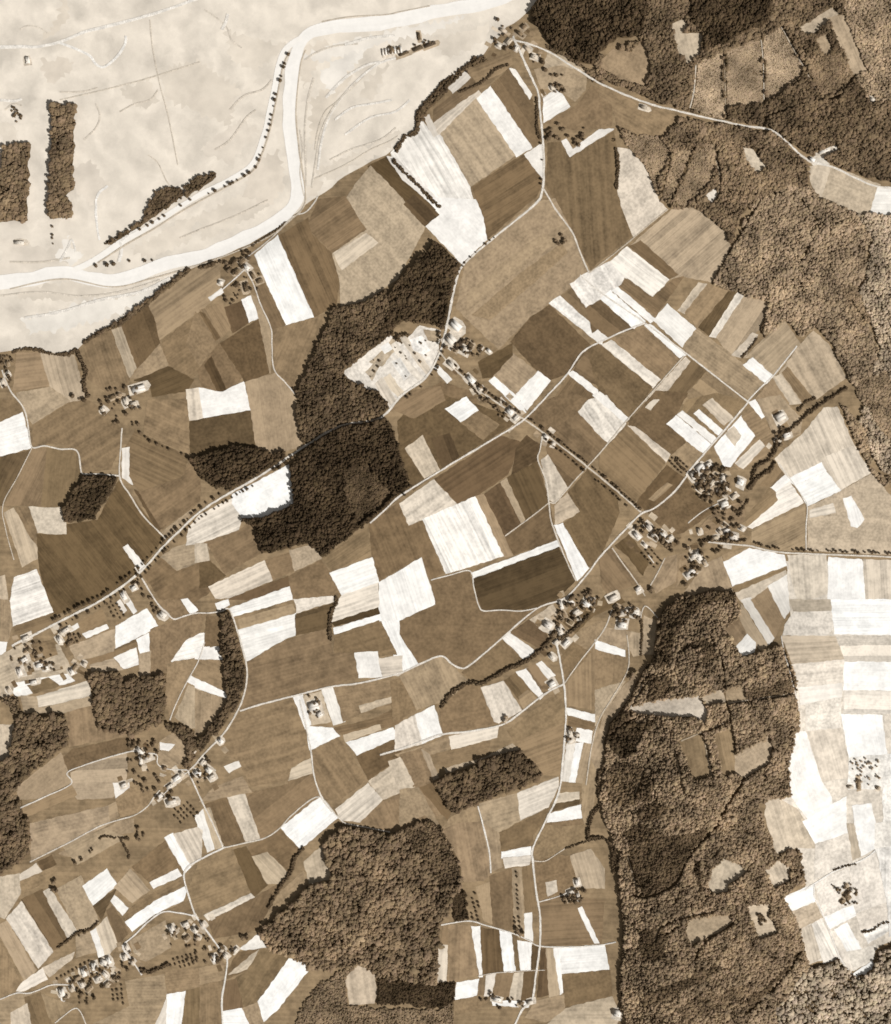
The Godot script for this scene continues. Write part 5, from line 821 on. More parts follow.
var GROVES := [
	[14,2.6,4.2,"tree in the scarp hamlet gardens",[495,20,512,22,530,45,555,60,570,78,558,80,530,60,500,52,484,52,486,42]],
	[10,2.6,4.0,"tree beside the white plots of the scarp hamlet lane",[548,90,556,82,568,92,560,96]],
	[16,2.6,4.4,"tree in the walled copse below the scarp hamlet",[546,130,552,122,562,125,572,138,584,126,590,130,580,145,574,150,566,140,548,140]],
	[8,2.4,3.6,"tree round the barracks on the gravel plain",[383,50,395,55,420,52,438,44,436,38,428,38,410,48,390,46]],
	[20,2.4,4.0,"tree round the riverside farm",[228,252,252,246,250,258,262,276,262,292,250,292,244,280,230,275,222,262]],
	[14,2.2,3.2,"small tree in the riverside farm orchard paddock",[222,290,240,280,246,300,226,308]],
	[26,2.6,4.4,"tree crowding round the big western farm",[70,396,100,390,112,388,130,386,150,380,148,398,146,415,140,430,128,430,118,426,110,420,98,410,80,400]],
	[16,2.2,3.6,"tree in the gardens by the western edge farm",[0,356,12,350,14,370,10,390,0,385]],
	[24,2.4,3.8,"tree in the western main road village gardens",[10,650,30,640,50,645,60,655,58,670,40,672,25,668,12,662]],
	[12,2.2,3.4,"tree beside the cottages along the tree-lined road",[70,634,82,634,80,645,68,645]],
	[8,2.2,3.4,"tree in the yard at the western road junction",[132,575,145,585,160,605,165,615,155,612,140,590]],
	[36,2.4,4.0,"tree in the farm village gardens",[128,738,150,736,160,745,152,765,165,785,180,785,172,800,160,800,140,790,128,775,126,755]],
	[12,2.2,3.6,"tree beside the upper farm village lane",[195,752,212,752,210,775,200,790,190,780]],
	[34,2.2,3.6,"tree in the orchard village among the houses",[68,978,85,965,110,960,125,945,135,952,140,968,125,975,115,985,100,1000,85,1010,72,995]],
	[22,2.2,3.6,"tree in the southern village gardens",[168,930,185,922,200,925,210,935,218,950,205,965,190,965,180,950,170,945]],
	[10,2.4,4.0,"tree by the houses at the southern road fork",[218,945,228,945,236,948,228,958,216,962,210,955]],
	[18,2.6,4.2,"tree round the works buildings beside the quarry",[438,328,446,330,450,345,470,335,482,345,490,350,480,356,452,352,440,345]],
	[12,1.6,2.6,"bush on the white quarry floor",[360,378,372,360,388,345,400,345,420,330,436,340,424,360,400,385,384,380]],
	[14,2.4,3.8,"tree behind the village street cottages",[480,385,500,400,512,415,505,420,490,410,478,395]],
	[60,2.6,4.6,"tree in the wooded heart of the brook village",[696,470,712,462,728,470,730,490,722,500,708,508,698,496,690,486]],
	[18,2.6,4.2,"tree in the brook meadow below the village",[706,508,725,505,745,500,740,530,722,528,708,530]],
	[24,2.6,4.4,"tree in the lower brook village by the lane",[686,535,700,545,730,530,742,530,740,540,722,550,705,565,692,580,684,588,686,560]],
	[24,2.4,4.0,"tree at the crossroads hamlet",[636,515,650,522,660,530,676,540,680,545,668,552,664,545,645,535,635,530]],
	[10,2.6,4.2,"tree round the walled hillside hamlet",[772,432,780,424,790,420,792,436,782,445,776,445]],
	[44,2.4,4.2,"tree in the hamlet gardens by the brook lane",[555,602,570,597,590,590,600,598,592,610,575,622,560,640,550,655,545,645,556,625]],
	[12,2.4,4.2,"tree by the white roofed farm above the hill wood",[607,612,620,608,632,604,644,608,640,618,628,622,612,620]],
	[6,2.4,3.6,"tree round the lone farm by the valley road",[564,727,572,728,580,738,568,742]],
	[22,2.4,3.8,"tree round the farm at the end of the drive",[558,896,570,888,585,888,586,898,575,904,562,902]],
	[10,2.2,3.4,"tree at the foot of the valley strips",[480,995,490,990,520,1000,525,1008,500,1008,480,1003]],
	[8,2.4,3.8,"tree beside the small field barn",[512,928,522,926,524,936,514,936]],
	[18,2.0,3.2,"tree in the orchard by the eastern farm",[832,885,845,880,858,890,856,905,842,905,834,898]],
	[22,1.8,2.8,"small pale orchard tree by the eastern cottages",[850,758,882,756,880,786,856,786]],
	[6,2.6,3.6,"tree in the clump on the broad tan field",[553,240,562,235,567,242,562,250,556,247]],
	[8,2.4,3.6,"tree in the grove on the gravel plain",[12,108,30,103,30,115,24,120,12,124]],
	[6,2.6,3.8,"tree by the garden plot north of the white field",[306,694,320,692,322,716,310,718]],
	[6,2.6,3.8,"solitary tree on the farm village slope",[135,826,142,822,150,836,140,840,136,850]],
	[3,3.2,4.6,"isolated dark tree on the strip field slope",[53,878,58,878,58,892,53,892]],
	[3,3.0,4.0,"tree at the bend of the pale valley road",[500,720,507,716,507,724,502,727]],
	[5,2.6,4.0,"tree in the brook meadow corner",[648,590,651,586,652,594]],
	[3,3.0,4.4,"dark tree beside the southern white wedge",[241,936,248,934,247,940]],
	[24,2.2,3.6,"bush in the clearing below the sandy wash",[705,712,720,704,728,714,722,722,708,720]],
	[12,2.2,3.4,"bush in the small hilltop clearing",[757,914,762,912,766,920,760,926]]
]
var ORCHARDS := [
	[9,9,"fruit tree in the square orchard beside the crossroads hamlet",[638,552,652,545,664,562,654,570]],
	[9,9,"fruit tree in the long double row orchard by the lone white strip",[513,869,520,868,524,930,515,930]],
	[9,9,"fruit tree in the triangular orchard at the valley wood tip",[468,896,475,892,484,922,473,920]],
	[9,9,"fruit tree in the orchard village grid",[112,990,124,982,126,1004,110,1002]],
	[9,9,"fruit tree in the sloping orchard above the orchard village",[52,980,62,972,80,965,90,958,92,962,78,972,60,982]],
	[9,9,"fruit tree in the orchard rows by the southern meadow",[170,960,198,952,198,966,170,968]],
	[8,8,"fruit tree in the allotment rows by the brook village",[668,460,676,455,688,468,682,474]],
	[9,9,"fruit tree in the orchard below the farm village",[172,812,186,800,200,815,182,824]],
	[9,9,"fruit tree in the small orchard by the cottages",[106,602,118,600,128,618,112,620]]
]
var HOUSES := [
	["scarp hamlet",[[503,31,7,4,30,200],[509,42,8,5,-50,225],[520,34,7,4,40,150],[516,49,6,4,-60,228],[527,49,7,4,40,215],[534,57,7,5,20,225],[499,46,6,4,30,215],[524,27,6,4,-40,130],[552,88,6,4,60,205]]],
	["barracks on the gravel plain",[[419,37,9,3,80,90],[430,45,14,4,-20,100],[418,49,12,4,-20,95],[404,54,12,3,-20,110],[392,50,8,4,40,130]]],
	["barrack rows on the gravel plain",[[383.0,53.0,8,1.6,80,245],[386.0,52.5,8,1.6,80,245],[389.0,52.0,8,1.6,80,245],[392.0,51.5,8,1.6,80,245],[395.0,51.0,8,1.6,80,245],[398.0,50.5,8,1.6,80,245],[401.0,50.0,8,1.6,80,245]]],
	["riverside farm",[[242,261,8,5,-40,120],[247,268,7,5,40,238],[236,272,10,4,-30,140],[253,276,8,4,60,120],[246,288,10,5,75,110],[221,283,5,4,20,245],[260,281,7,5,-20,130]]],
	["works beside the quarry",[[456,326,14,9,40,245],[451,340,11,10,45,240],[459,345,14,5,-50,80],[470,345,8,6,40,85],[465,350,9,7,30,240],[489,351,5,3,45,245],[480,348,6,3,-50,200]]],
	["village street",[[452,365,11,6,40,242],[471,380,11,6,45,242],[480,389,6,5,60,230],[485,392,5,3,-50,130],[501,402,6,4,45,205],[510,412,8,6,40,240],[516,418,7,5,-45,236],[546,437,6,4,40,240],[553,444,4,4,20,215]]],
	["big western farm",[[139,389,16,7,-15,250],[126,402,9,6,70,240],[120,395,6,4,20,150],[103,410,6,5,40,235],[113,397,8,4,-20,130],[134,404,7,5,-10,215]]],
	["western edge farm",[[8,364,6,3,70,140],[9,374,6,4,50,235],[3,382,6,4,60,215]]],
	["western main road village",[[26,638,9,5,-20,235],[60,640,8,5,60,242],[62,633,6,4,20,215],[66,630,10,4,-30,240],[30,650,7,4,40,140],[40,665,9,5,-15,244],[20,672,9,6,70,240],[72,672,7,5,60,235],[75,667,8,3,-50,120],[85,664,5,4,30,228],[46,668,8,5,-10,242],[9,690,6,4,60,205],[24,660,10,5,-30,243],[34,682,8,4,-10,235]]],
	["cottages at the western road junction",[[134,588,6,5,-30,244],[124,596,10,5,60,236],[138,575,4,3,30,120],[163,615,9,7,35,225],[158,609,4,3,30,110]]],
	["farm village",[[140,751,10,4,45,242],[148,758,8,4,-20,232],[141,760,9,4,80,238],[165,768,5,4,20,120],[177,778,9,5,-35,242],[170,786,8,4,-35,240],[182,774,6,4,50,205],[160,796,7,4,-35,234],[124,785,7,5,-20,246],[209,770,8,6,40,242],[203,762,7,5,-50,230],[198,773,8,5,20,244],[212,777,8,5,-30,220],[172,802,12,6,-10,247],[221,741,6,5,50,245]]],
	["orchard village",[[84,972,10,6,70,245],[94,966,9,6,80,245],[82,984,8,5,60,225],[89,988,8,5,-40,150],[99,978,9,5,-30,215],[105,974,8,4,40,236],[108,984,7,5,-40,200],[72,989,6,4,60,200],[78,978,7,4,-20,170],[104,962,8,6,20,240],[109,960,8,5,60,246],[125,957,7,5,70,242],[127,947,7,4,60,240],[133,962,5,4,40,205],[62,992,9,7,75,245],[115,978,6,4,30,130],[66,996,5,4,10,110]]],
	["southern village",[[172,929,9,6,60,247],[186,924,8,5,-20,240],[195,930,7,5,40,225],[188,937,6,4,-40,150],[198,938,6,4,20,205],[203,924,6,5,60,235],[214,958,9,5,70,238],[222,950,6,4,-40,205],[226,955,6,4,40,230],[236,950,7,4,-45,240]]],
	["crossroads hamlet",[[649,527,8,5,40,238],[654,536,8,6,30,245],[663,535,9,5,45,240],[637,536,10,5,45,242],[670,538,7,4,-30,240],[645,545,6,3,40,235]]],
	["brook village",[[700,468,10,8,-40,248],[708,465,7,5,-30,246],[693,476,9,6,55,244],[705,478,7,5,20,210],[712,482,8,4,-40,225],[700,490,6,4,40,205],[722,482,6,4,60,240],[726,487,7,5,75,215],[740,482,8,8,20,246],[724,504,9,7,-20,245],[718,491,5,4,30,225],[709,492,6,3,-40,205],[723,477,5,4,20,235],[734,496,7,4,-35,205]]],
	["lower brook village",[[726,531,7,5,-20,236],[733,537,9,6,10,244],[742,529,6,4,30,225],[698,556,12,5,60,246],[694,556,8,5,-20,240],[690,573,12,6,-35,232],[704,563,7,3,60,200],[699,531,6,4,75,215],[715,538,7,4,-10,205],[720,532,6,4,40,205]]],
	["walled hillside hamlet",[[780,417,11,9,-30,250],[786,435,8,7,-30,250],[777,441,5,4,40,215]]],
	["brook lane hamlet",[[561,605,10,4,70,242],[570,601,9,4,40,246],[576,612,8,5,-30,240],[586,604,9,5,30,245],[564,615,7,4,60,150],[548,625,10,8,30,246],[560,631,9,5,60,244],[556,642,6,4,-40,230],[566,643,9,5,-45,242],[552,657,8,5,45,244],[552,684,8,7,-30,240],[592,600,7,4,10,238],[570,622,7,4,30,120]]],
	["white roofed farm above the hill wood",[[624,612,10,5,-15,246],[635,612,9,7,0,232],[622,625,10,7,5,250],[618,607,6,4,40,160],[613,598,11,6,-25,246],[638,589,6,5,-30,235]]],
	["lone farm by the valley road",[[570,733,9,5,75,238],[577,735,6,4,10,205],[570,741,7,4,-20,228]]],
	["farm at the end of the drive",[[571,892,8,5,-20,240],[578,896,8,4,75,238],[577,882,7,5,75,247],[566,899,6,4,30,150]]],
	["southern valley edge",[[497,999,10,4,10,240],[521,1003,5,4,20,120],[530,1002,7,4,-10,242],[521,933,7,5,-40,150],[617,1013,8,8,10,244]]],
	["garden plot by the white field",[[314,706,12,9,-15,240],[320,714,6,5,-30,232]]],
	["eastern farm",[[847,896,8,5,60,140],[842,901,6,4,-30,150],[852,890,5,4,40,228],[846,885,5,3,60,160]]],
	["eastern cottages",[[858,784,12,3,85,130],[850,787,6,3,5,215],[878,788,4,4,20,205]]],
	["brow crossing",[[812,160,6,4,30,245],[824,151,14,4,-20,246],[645,108,10,4,20,225],[872,100,5,4,20,220]]],
	["gravel plain",[[28,61,8,5,80,247],[20,243,12,4,5,246]]]
]

# ---------------------------------------------------------------- helpers
func numbered(called: String) -> String:
	counts[called] = counts.get(called, 0) + 1
	return called if counts[called] == 1 else "%s_%03d" % [called, counts[called] - 1]

func put(o: Node3D, called: String, label: String, category: String, group := "", kind := "") -> Node3D:
	o.name = numbered(called)
	add_child(o)
	o.set_meta("label", label)
	if category: o.set_meta("category", category)
	if group: o.set_meta("group", group)
	if kind: o.set_meta("kind", kind)
	return o

func lin(v: float) -> float:
	return pow((v + 0.055) / 1.055, 2.4) if v > 0.04045 else v / 12.92

func tone(l: float, gain := GAIN) -> Color:     # a sepia colour of the given print value (0..255), as a linear base colour
	var stops := [[0, 20, 13, 6], [60, 71, 57, 39], [100, 114, 95, 71], [140, 156, 134, 106], [180, 195, 178, 155], [220, 230, 221, 209], [255, 255, 254, 252]]
	for k in range(1, stops.size()):
		if l <= stops[k][0] or k == stops.size() - 1:
			var a = stops[k - 1]
			var b = stops[k]
			var t: float = (l - a[0]) / float(b[0] - a[0])
			return Color(lin(lerpf(a[1], b[1], t) / 255.0) * gain, lin(lerpf(a[2], b[2], t) / 255.0) * gain, lin(lerpf(a[3], b[3], t) / 255.0) * gain)
	return Color.WHITE

func polyline_distance(p: Vector2, line: PackedVector2Array) -> float:
	var d := 1e9
	for k in line.size() - 1:
		d = minf(d, p.distance_squared_to(Geometry2D.get_closest_point_to_segment(p, line[k], line[k + 1])))
	return sqrt(d)

func make_heights() -> void:
	var plain := PackedVector2Array()
	for k in range(0, PLAIN.size(), 2): plain.append(Vector2((PLAIN[k] - 445.5) * 2.0, (PLAIN[k + 1] - 512.0) * 2.0))
	var line := plain.duplicate()
	line.insert(0, Vector2(-2600, -330))
	line.append(Vector2(700, -2600))
	var area := line.duplicate()
	area.append(Vector2(-2600, -2600))
	var hills := FastNoiseLite.new()
	hills.seed = 5
	hills.frequency = 0.0016
	var fine := FastNoiseLite.new()
	fine.seed = 9
	fine.frequency = 0.006
	grid.resize((GN + 1) * (GN + 1))
	for j in GN + 1:
		for i in GN + 1:
			var p := Vector2(GX0 + i * CELL, GX0 + j * CELL)
			var h := 0.0
			var inside := Geometry2D.is_point_in_polygon(p, area)
			var d := polyline_distance(p, line)
			if not inside:
				h = 9.0 * smoothstep(0.0, 50.0, d) + 5.0 * hills.get_noise_2d(p.x, p.y) * smoothstep(0.0, 200.0, d)
			# the wooded eastern hill with its steep western flank
			var west := 330.0 + 90.0 * smoothstep(100.0, 400.0, -p.y + 450.0) + 30.0 * sin(p.y * 0.006)
			h += 42.0 * smoothstep(0.0, 150.0, p.x - west) * (1.0 - smoothstep(250.0, 520.0, p.x - west)) * smoothstep(150.0, 300.0, p.y)
			h += 9.0 * fine.get_noise_2d(p.x, p.y) * smoothstep(330.0, 460.0, p.x) * smoothstep(150.0, 300.0, p.y)
			# the northern hill woods
			h += (16.0 + 10.0 * fine.get_noise_2d(p.x + 900.0, p.y)) * smoothstep(200.0, 480.0, p.x) * smoothstep(-560.0, -820.0, p.y)
			h += 14.0 * smoothstep(560.0, 820.0, p.x) * (1.0 - smoothstep(-250.0, -100.0, p.y)) * smoothstep(-820.0, -560.0, p.y)
			grid[j * (GN + 1) + i] = h

func ground(x: float, z: float) -> float:      # height on the terrain's own triangles
	var u := clampf((x - GX0) / CELL, 0.0, GN - 0.001)
	var v := clampf((z - GX0) / CELL, 0.0, GN - 0.001)
	var i := int(u)
	var j := int(v)
	u -= i
	v -= j
	var a := grid[j * (GN + 1) + i]
	var b := grid[j * (GN + 1) + i + 1]
	var c := grid[(j + 1) * (GN + 1) + i]
	var d := grid[(j + 1) * (GN + 1) + i + 1]
	if u + v <= 1.0: return a + (b - a) * u + (c - a) * v
	return d + (c - d) * (1.0 - u) + (b - d) * (1.0 - v)

func up_normal(x: float, z: float) -> Vector3:
	return Vector3(ground(x - 12.0, z) - ground(x + 12.0, z), 24.0, ground(x, z - 12.0) - ground(x, z + 12.0)).normalized()

func spot(px: float, py: float) -> Vector2:    # where the ray of a pixel meets the ground
	var flat := Vector2((px - 445.5) * 2.0, (py - 512.0) * 2.0)
	var w := flat
	for k in 3: w = flat * (1.0 - ground(w.x, w.y) / H)
	return w

func spots(list: Array) -> PackedVector2Array:
	var out := PackedVector2Array()
	for k in range(0, list.size(), 2): out.append(spot(list[k], list[k + 1]))
	return out

func ragged(poly: PackedVector2Array, amount: float, step := 16.0) -> PackedVector2Array:   # edges drawn by ploughs, not rulers
	var out := PackedVector2Array()
	for k in poly.size():
		var a := poly[k]
		var b := poly[(k + 1) % poly.size()]
		var n := maxi(1, int(a.distance_to(b) / step))
		var side := (b - a).orthogonal().normalized()
		for m in n:
			var t := float(m) / n
			out.append(a.lerp(b, t) + side * rng.randf_range(-amount, amount) * (0.5 if m == 0 else 1.0))
	return out

func grown(poly: PackedVector2Array) -> PackedVector2Array:      # neighbours meet at their shared boundary
	var g := Geometry2D.offset_polygon(poly, 1.3, Geometry2D.JOIN_MITER)
	return g[0] if g.size() == 1 else poly

func box_of(poly: PackedVector2Array) -> Rect2:
	var r := Rect2(poly[0], Vector2.ZERO)
	for p in poly: r = r.expand(p)
	return r

func smooth_line(list: PackedVector2Array, step := 7.0) -> PackedVector2Array:
	var out := PackedVector2Array()
	for k in list.size() - 1:
		var p0 := list[maxi(k - 1, 0)]
		var p1 := list[k]
		var p2 := list[k + 1]
		var p3 := list[mini(k + 2, list.size() - 1)]
		var n := maxi(1, int(p1.distance_to(p2) / step))
		for m in n:
			out.append(p1.cubic_interpolate(p2, p0, p3, float(m) / n))
	out.append(list[list.size() - 1])
	return out

func sheet_mesh(poly: PackedVector2Array, lift: float, col: Color, turn: float, tile: float) -> ArrayMesh:
	var verts := PackedVector3Array()
	var norms := PackedVector3Array()
	var uvs := PackedVector2Array()
	var cols := PackedColorArray()
	var r := box_of(poly)
	var off := Vector2(rng.randf(), rng.randf())
	var i0 := clampi(int((r.position.x - GX0) / CELL), 0, GN - 1)
	var i1 := clampi(int((r.end.x - GX0) / CELL), 0, GN - 1)
	var j0 := clampi(int((r.position.y - GX0) / CELL), 0, GN - 1)
	var j1 := clampi(int((r.end.y - GX0) / CELL), 0, GN - 1)
	for j in range(j0, j1 + 1):
		for i in range(i0, i1 + 1):
			var p := Vector2(GX0 + i * CELL, GX0 + j * CELL)
			for tri in [PackedVector2Array([p, p + Vector2(CELL, 0), p + Vector2(0, CELL)]), PackedVector2Array([p + Vector2(CELL, 0), p + Vector2(CELL, CELL), p + Vector2(0, CELL)])]:
				for piece in Geometry2D.intersect_polygons(poly, tri):
					var idx := Geometry2D.triangulate_polygon(piece)
					for q in idx:
						var w: Vector2 = piece[q]
						verts.append(Vector3(w.x, ground(w.x, w.y) + lift, w.y))
						norms.append(up_normal(w.x, w.y))
						uvs.append(w.rotated(-turn) / tile + off)
						cols.append(col)
	if verts.is_empty(): return null
	# make every triangle face upward
	for k in range(0, verts.size(), 3):
		if (verts[k + 1] - verts[k]).cross(verts[k + 2] - verts[k]).y > 0.0:
			var t := verts[k + 1]
			verts[k + 1] = verts[k + 2]
			verts[k + 2] = t
			var n := norms[k + 1]
			norms[k + 1] = norms[k + 2]
			norms[k + 2] = n
			var u := uvs[k + 1]
			uvs[k + 1] = uvs[k + 2]
			uvs[k + 2] = u
	return arrays(verts, norms, cols, uvs)

func arrays(verts: PackedVector3Array, norms: PackedVector3Array, cols: PackedColorArray, uvs: PackedVector2Array) -> ArrayMesh:
	var a := []
	a.resize(Mesh.ARRAY_MAX)
	a[Mesh.ARRAY_VERTEX] = verts
	a[Mesh.ARRAY_NORMAL] = norms
	a[Mesh.ARRAY_COLOR] = cols
	a[Mesh.ARRAY_TEX_UV] = uvs
	var m := ArrayMesh.new()
	m.add_surface_from_arrays(Mesh.PRIMITIVE_TRIANGLES, a)
	return m

func layer_for(poly: PackedVector2Array, r: Rect2) -> int:
	var layer := 1
	for c in covers:
		if c.layer >= layer and c.box.intersects(r):
			for piece in Geometry2D.intersect_polygons(c.poly, poly):
				if absf(area_of(piece)) > 0.5:
					layer = c.layer + 1
					break
	return layer

func area_of(poly: PackedVector2Array) -> float:
	var s := 0.0
	for k in poly.size(): s += poly[k].cross(poly[(k + 1) % poly.size()])
	return s / 2.0

func add_sheet(poly: PackedVector2Array, col: Color, mat: Material, tile: float, wood := -1, traced := PackedVector2Array()) -> MeshInstance3D:
	var r := box_of(poly)
	var layer := layer_for(poly, r)
	covers.append({"poly": poly, "box": r, "layer": layer, "wood": wood})
	var turn := 0.0
	var best := 0.0
	for k in traced.size():               # furrows follow the longest straight side
		var e := traced[(k + 1) % traced.size()] - traced[k]
		if e.length() > best:
			best = e.length()
			turn = e.angle()
	var o := MeshInstance3D.new()
	o.mesh = sheet_mesh(poly, 0.1 + 0.02 * layer, col, turn, tile)
	if o.mesh: o.mesh.surface_set_material(0, mat)
	return o

# ---------------------------------------------------------------- materials
func grain(seed_: int, streak_w: float, streak: float, mid: float, big: float, fine: float, block: float) -> ImageTexture:
	var n := 768
	var fn := FastNoiseLite.new()
	fn.seed = seed_
	fn.noise_type = FastNoiseLite.TYPE_SIMPLEX_SMOOTH
	fn.fractal_octaves = 3
	fn.frequency = 0.011
	var a := fn.get_seamless_image(n, n).get_data()
	fn.seed = seed_ + 1
	fn.fractal_octaves = 4
	fn.frequency = 0.045
	var b := fn.get_seamless_image(n, n).get_data()
	fn.seed = seed_ + 2
	fn.fractal_octaves = 2
	fn.frequency = 0.3
	var c := fn.get_seamless_image(n, n).get_data()
	# drill rows and swathes: noise drawn out along u
	fn.seed = seed_ + 3
	fn.fractal_octaves = 4
	fn.frequency = streak_w
	var long_img := fn.get_seamless_image(n, n)
	long_img = long_img.get_region(Rect2i(0, 0, 26, n))
	long_img.resize(n, n, Image.INTERPOLATE_CUBIC)
	var s := long_img.get_data()
	var fade := 60
	var pick := RandomNumberGenerator.new()
	pick.seed = seed_
	var bands := PackedFloat32Array()        # blocks drilled or cut on different days
	while bands.size() < n:
		var tone_ := pick.randf_range(-1.0, 1.0)
		for k in pick.randi_range(14, 90): bands.append(tone_)
	var out := PackedByteArray()
	out.resize(n * n)
	for y in n:
		for x in n:
			var k := y * n + x
			var sv := float(s[k])
			if x > n - fade:                # closes the seam
				sv = lerpf(sv, float(s[y * n]), float(x - n + fade) / fade)
			var f := 0.8 * (1.0 + block * bands[clampi(y + int((a[k] - 128) * 0.03), 0, n - 1)] + streak * (sv / 127.5 - 1.0) + mid * (b[k] / 127.5 - 1.0) + big * (a[k] / 127.5 - 1.0) + fine * (c[k] / 127.5 - 1.0))
			out[k] = int(255.0 * pow(clampf(f, 0.0, 1.0), 1.0 / 2.2))
	var img := Image.create_from_data(n, n, false, Image.FORMAT_L8, out)
	img.convert(Image.FORMAT_RGB8)
	img.generate_mipmaps()
	return ImageTexture.create_from_image(img)

func braided() -> ImageTexture:          # old channels, bars and sparse grass of a gravel plain
	var n := 1400
	var f := FastNoiseLite.new()
	f.noise_type = FastNoiseLite.TYPE_SIMPLEX_SMOOTH
	f.seed = 71
	f.fractal_type = FastNoiseLite.FRACTAL_RIDGED
	f.fractal_octaves = 4
	f.frequency = 0.006
	f.domain_warp_enabled = true
	f.domain_warp_amplitude = 60.0
	f.domain_warp_frequency = 0.006
	var ab := f.get_seamless_image(n, n).get_data()
	f.seed = 72
	f.fractal_type = FastNoiseLite.FRACTAL_FBM
	f.frequency = 0.012
	f.fractal_octaves = 5
	var b := f.get_seamless_image(n, n).get_data()
	f.seed = 73
	f.frequency = 0.16
	f.fractal_octaves = 2
	var c := f.get_seamless_image(n, n).get_data()
	var out := PackedByteArray()
	out.resize(n * n)
	for k in n * n:
		var v := 0.8 * (1.0 + 0.16 * (ab[k] / 127.5 - 1.0) + 0.13 * (b[k] / 127.5 - 1.0) + 0.05 * (c[k] / 127.5 - 1.0))
		out[k] = int(255.0 * pow(clampf(v, 0.0, 1.0), 1.0 / 2.2))
	var img := Image.create_from_data(n, n, false, Image.FORMAT_L8, out)
	img.convert(Image.FORMAT_RGB8)
	img.generate_mipmaps()
	return ImageTexture.create_from_image(img)

func surface(tex: Texture2D, rough := 1.0) -> StandardMaterial3D:
	var m := StandardMaterial3D.new()
	m.vertex_color_use_as_albedo = true
	m.albedo_texture = tex
	m.roughness = rough
	m.metallic_specular = 0.15
	return m

func make_materials() -> void:
	mats.p = surface(grain(11, 0.10, 0.22, 0.12, 0.20, 0.12, 0.17))
	mats.s = surface(grain(23, 0.05, 0.32, 0.12, 0.16, 0.10, 0.20))
	mats.m = surface(grain(37, 0.06, 0.18, 0.18, 0.26, 0.14, 0.12))
	mats.w = surface(grain(41, 0.07, 0.14, 0.08, 0.12, 0.08, 0.05))
	mats.w2 = surface(grain(43, 0.16, 0.08, 0.10, 0.14, 0.08, 0.0))
	mats.p2 = surface(grain(13, 0.22, 0.16, 0.15, 0.16, 0.14, 0.22))
	mats.s2 = surface(grain(27, 0.025, 0.30, 0.22, 0.16, 0.10, 0.06))
	mats.m2 = surface(grain(31, 0.14, 0.07, 0.24, 0.20, 0.16, 0.08))
	mats.gravel = surface(grain(53, 0.02, 0.05, 0.07, 0.13, 0.03, 0.0))
	mats.bars = surface(braided())
	mats.water = surface(grain(61, 0.02, 0.06, 0.03, 0.05, 0.02, 0.0), 0.35)
	mats.plain = StandardMaterial3D.new()
	mats.plain.vertex_color_use_as_albedo = true
	mats.plain.roughness = 1.0
	mats.plain.metallic_specular = 0.1
	mats.roof = StandardMaterial3D.new()
	mats.roof.vertex_color_use_as_albedo = true
	mats.roof.roughness = 0.85

# ---------------------------------------------------------------- plants
func lump(st: SurfaceTool, c: Vector3, r: Vector3, col: Color) -> void:   # an uneven clump of foliage
	var pts := []
	for d in [Vector3(0, 1, 0), Vector3(1, 0.15, 0), Vector3(0.3, 0.1, 0.95), Vector3(-0.8, 0.2, 0.6), Vector3(-0.8, 0.1, -0.6), Vector3(0.3, 0.15, -0.95), Vector3(0, -0.8, 0)]:
		pts.append(c + d * r * rng.randf_range(0.75, 1.2) + Vector3(rng.randf_range(-0.12, 0.12) * r.x, 0, rng.randf_range(-0.12, 0.12) * r.z))
	for k in 5:
		var a: Vector3 = pts[1 + k]
		var b: Vector3 = pts[1 + (k + 1) % 5]
		for tri in [[pts[0], a, b], [pts[6], b, a]]:
			for q in tri:
				st.set_color(col)
				st.add_vertex(q)

func crown_mesh(n: int, seed_: int, small: float, soft := 0.0) -> ArrayMesh:    # unit crown: radius 1, from y 0 to 2
	rng.seed = seed_
	var st := SurfaceTool.new()
	st.begin(Mesh.PRIMITIVE_TRIANGLES)
	for k in n:
		var t := (k + 0.5) / n
		var y := 1.0 - 1.75 * t
		var rr := sqrt(maxf(0.0, 1.0 - y * y)) * rng.randf_range(0.4, 0.95)
		var ang := k * 2.39996 + rng.randf_range(-0.4, 0.4)
		var s := small * rng.randf_range(0.75, 1.3)
		var g := rng.randf_range(0.8, 1.2)
		lump(st, Vector3(cos(ang) * rr, 1.0 + 0.62 * y, sin(ang) * rr), Vector3(s, s * 0.9, s), Color(g, g, g))
	st.generate_normals()
	var mesh := st.commit()
	var a := mesh.surface_get_arrays(0)      # leaves scatter light: soften each clump's facets towards the crown's own roundness
	var vs: PackedVector3Array = a[Mesh.ARRAY_VERTEX]
	var ns: PackedVector3Array = a[Mesh.ARRAY_NORMAL]
	for k in vs.size():
		ns[k] = (ns[k] * 0.55 + (vs[k] - Vector3(0, 0.7, 0)).normalized() * 0.7 + Vector3(0, soft, 0)).normalized()
	a[Mesh.ARRAY_NORMAL] = ns
	var out := ArrayMesh.new()
	out.add_surface_from_arrays(Mesh.PRIMITIVE_TRIANGLES, a)
	return out

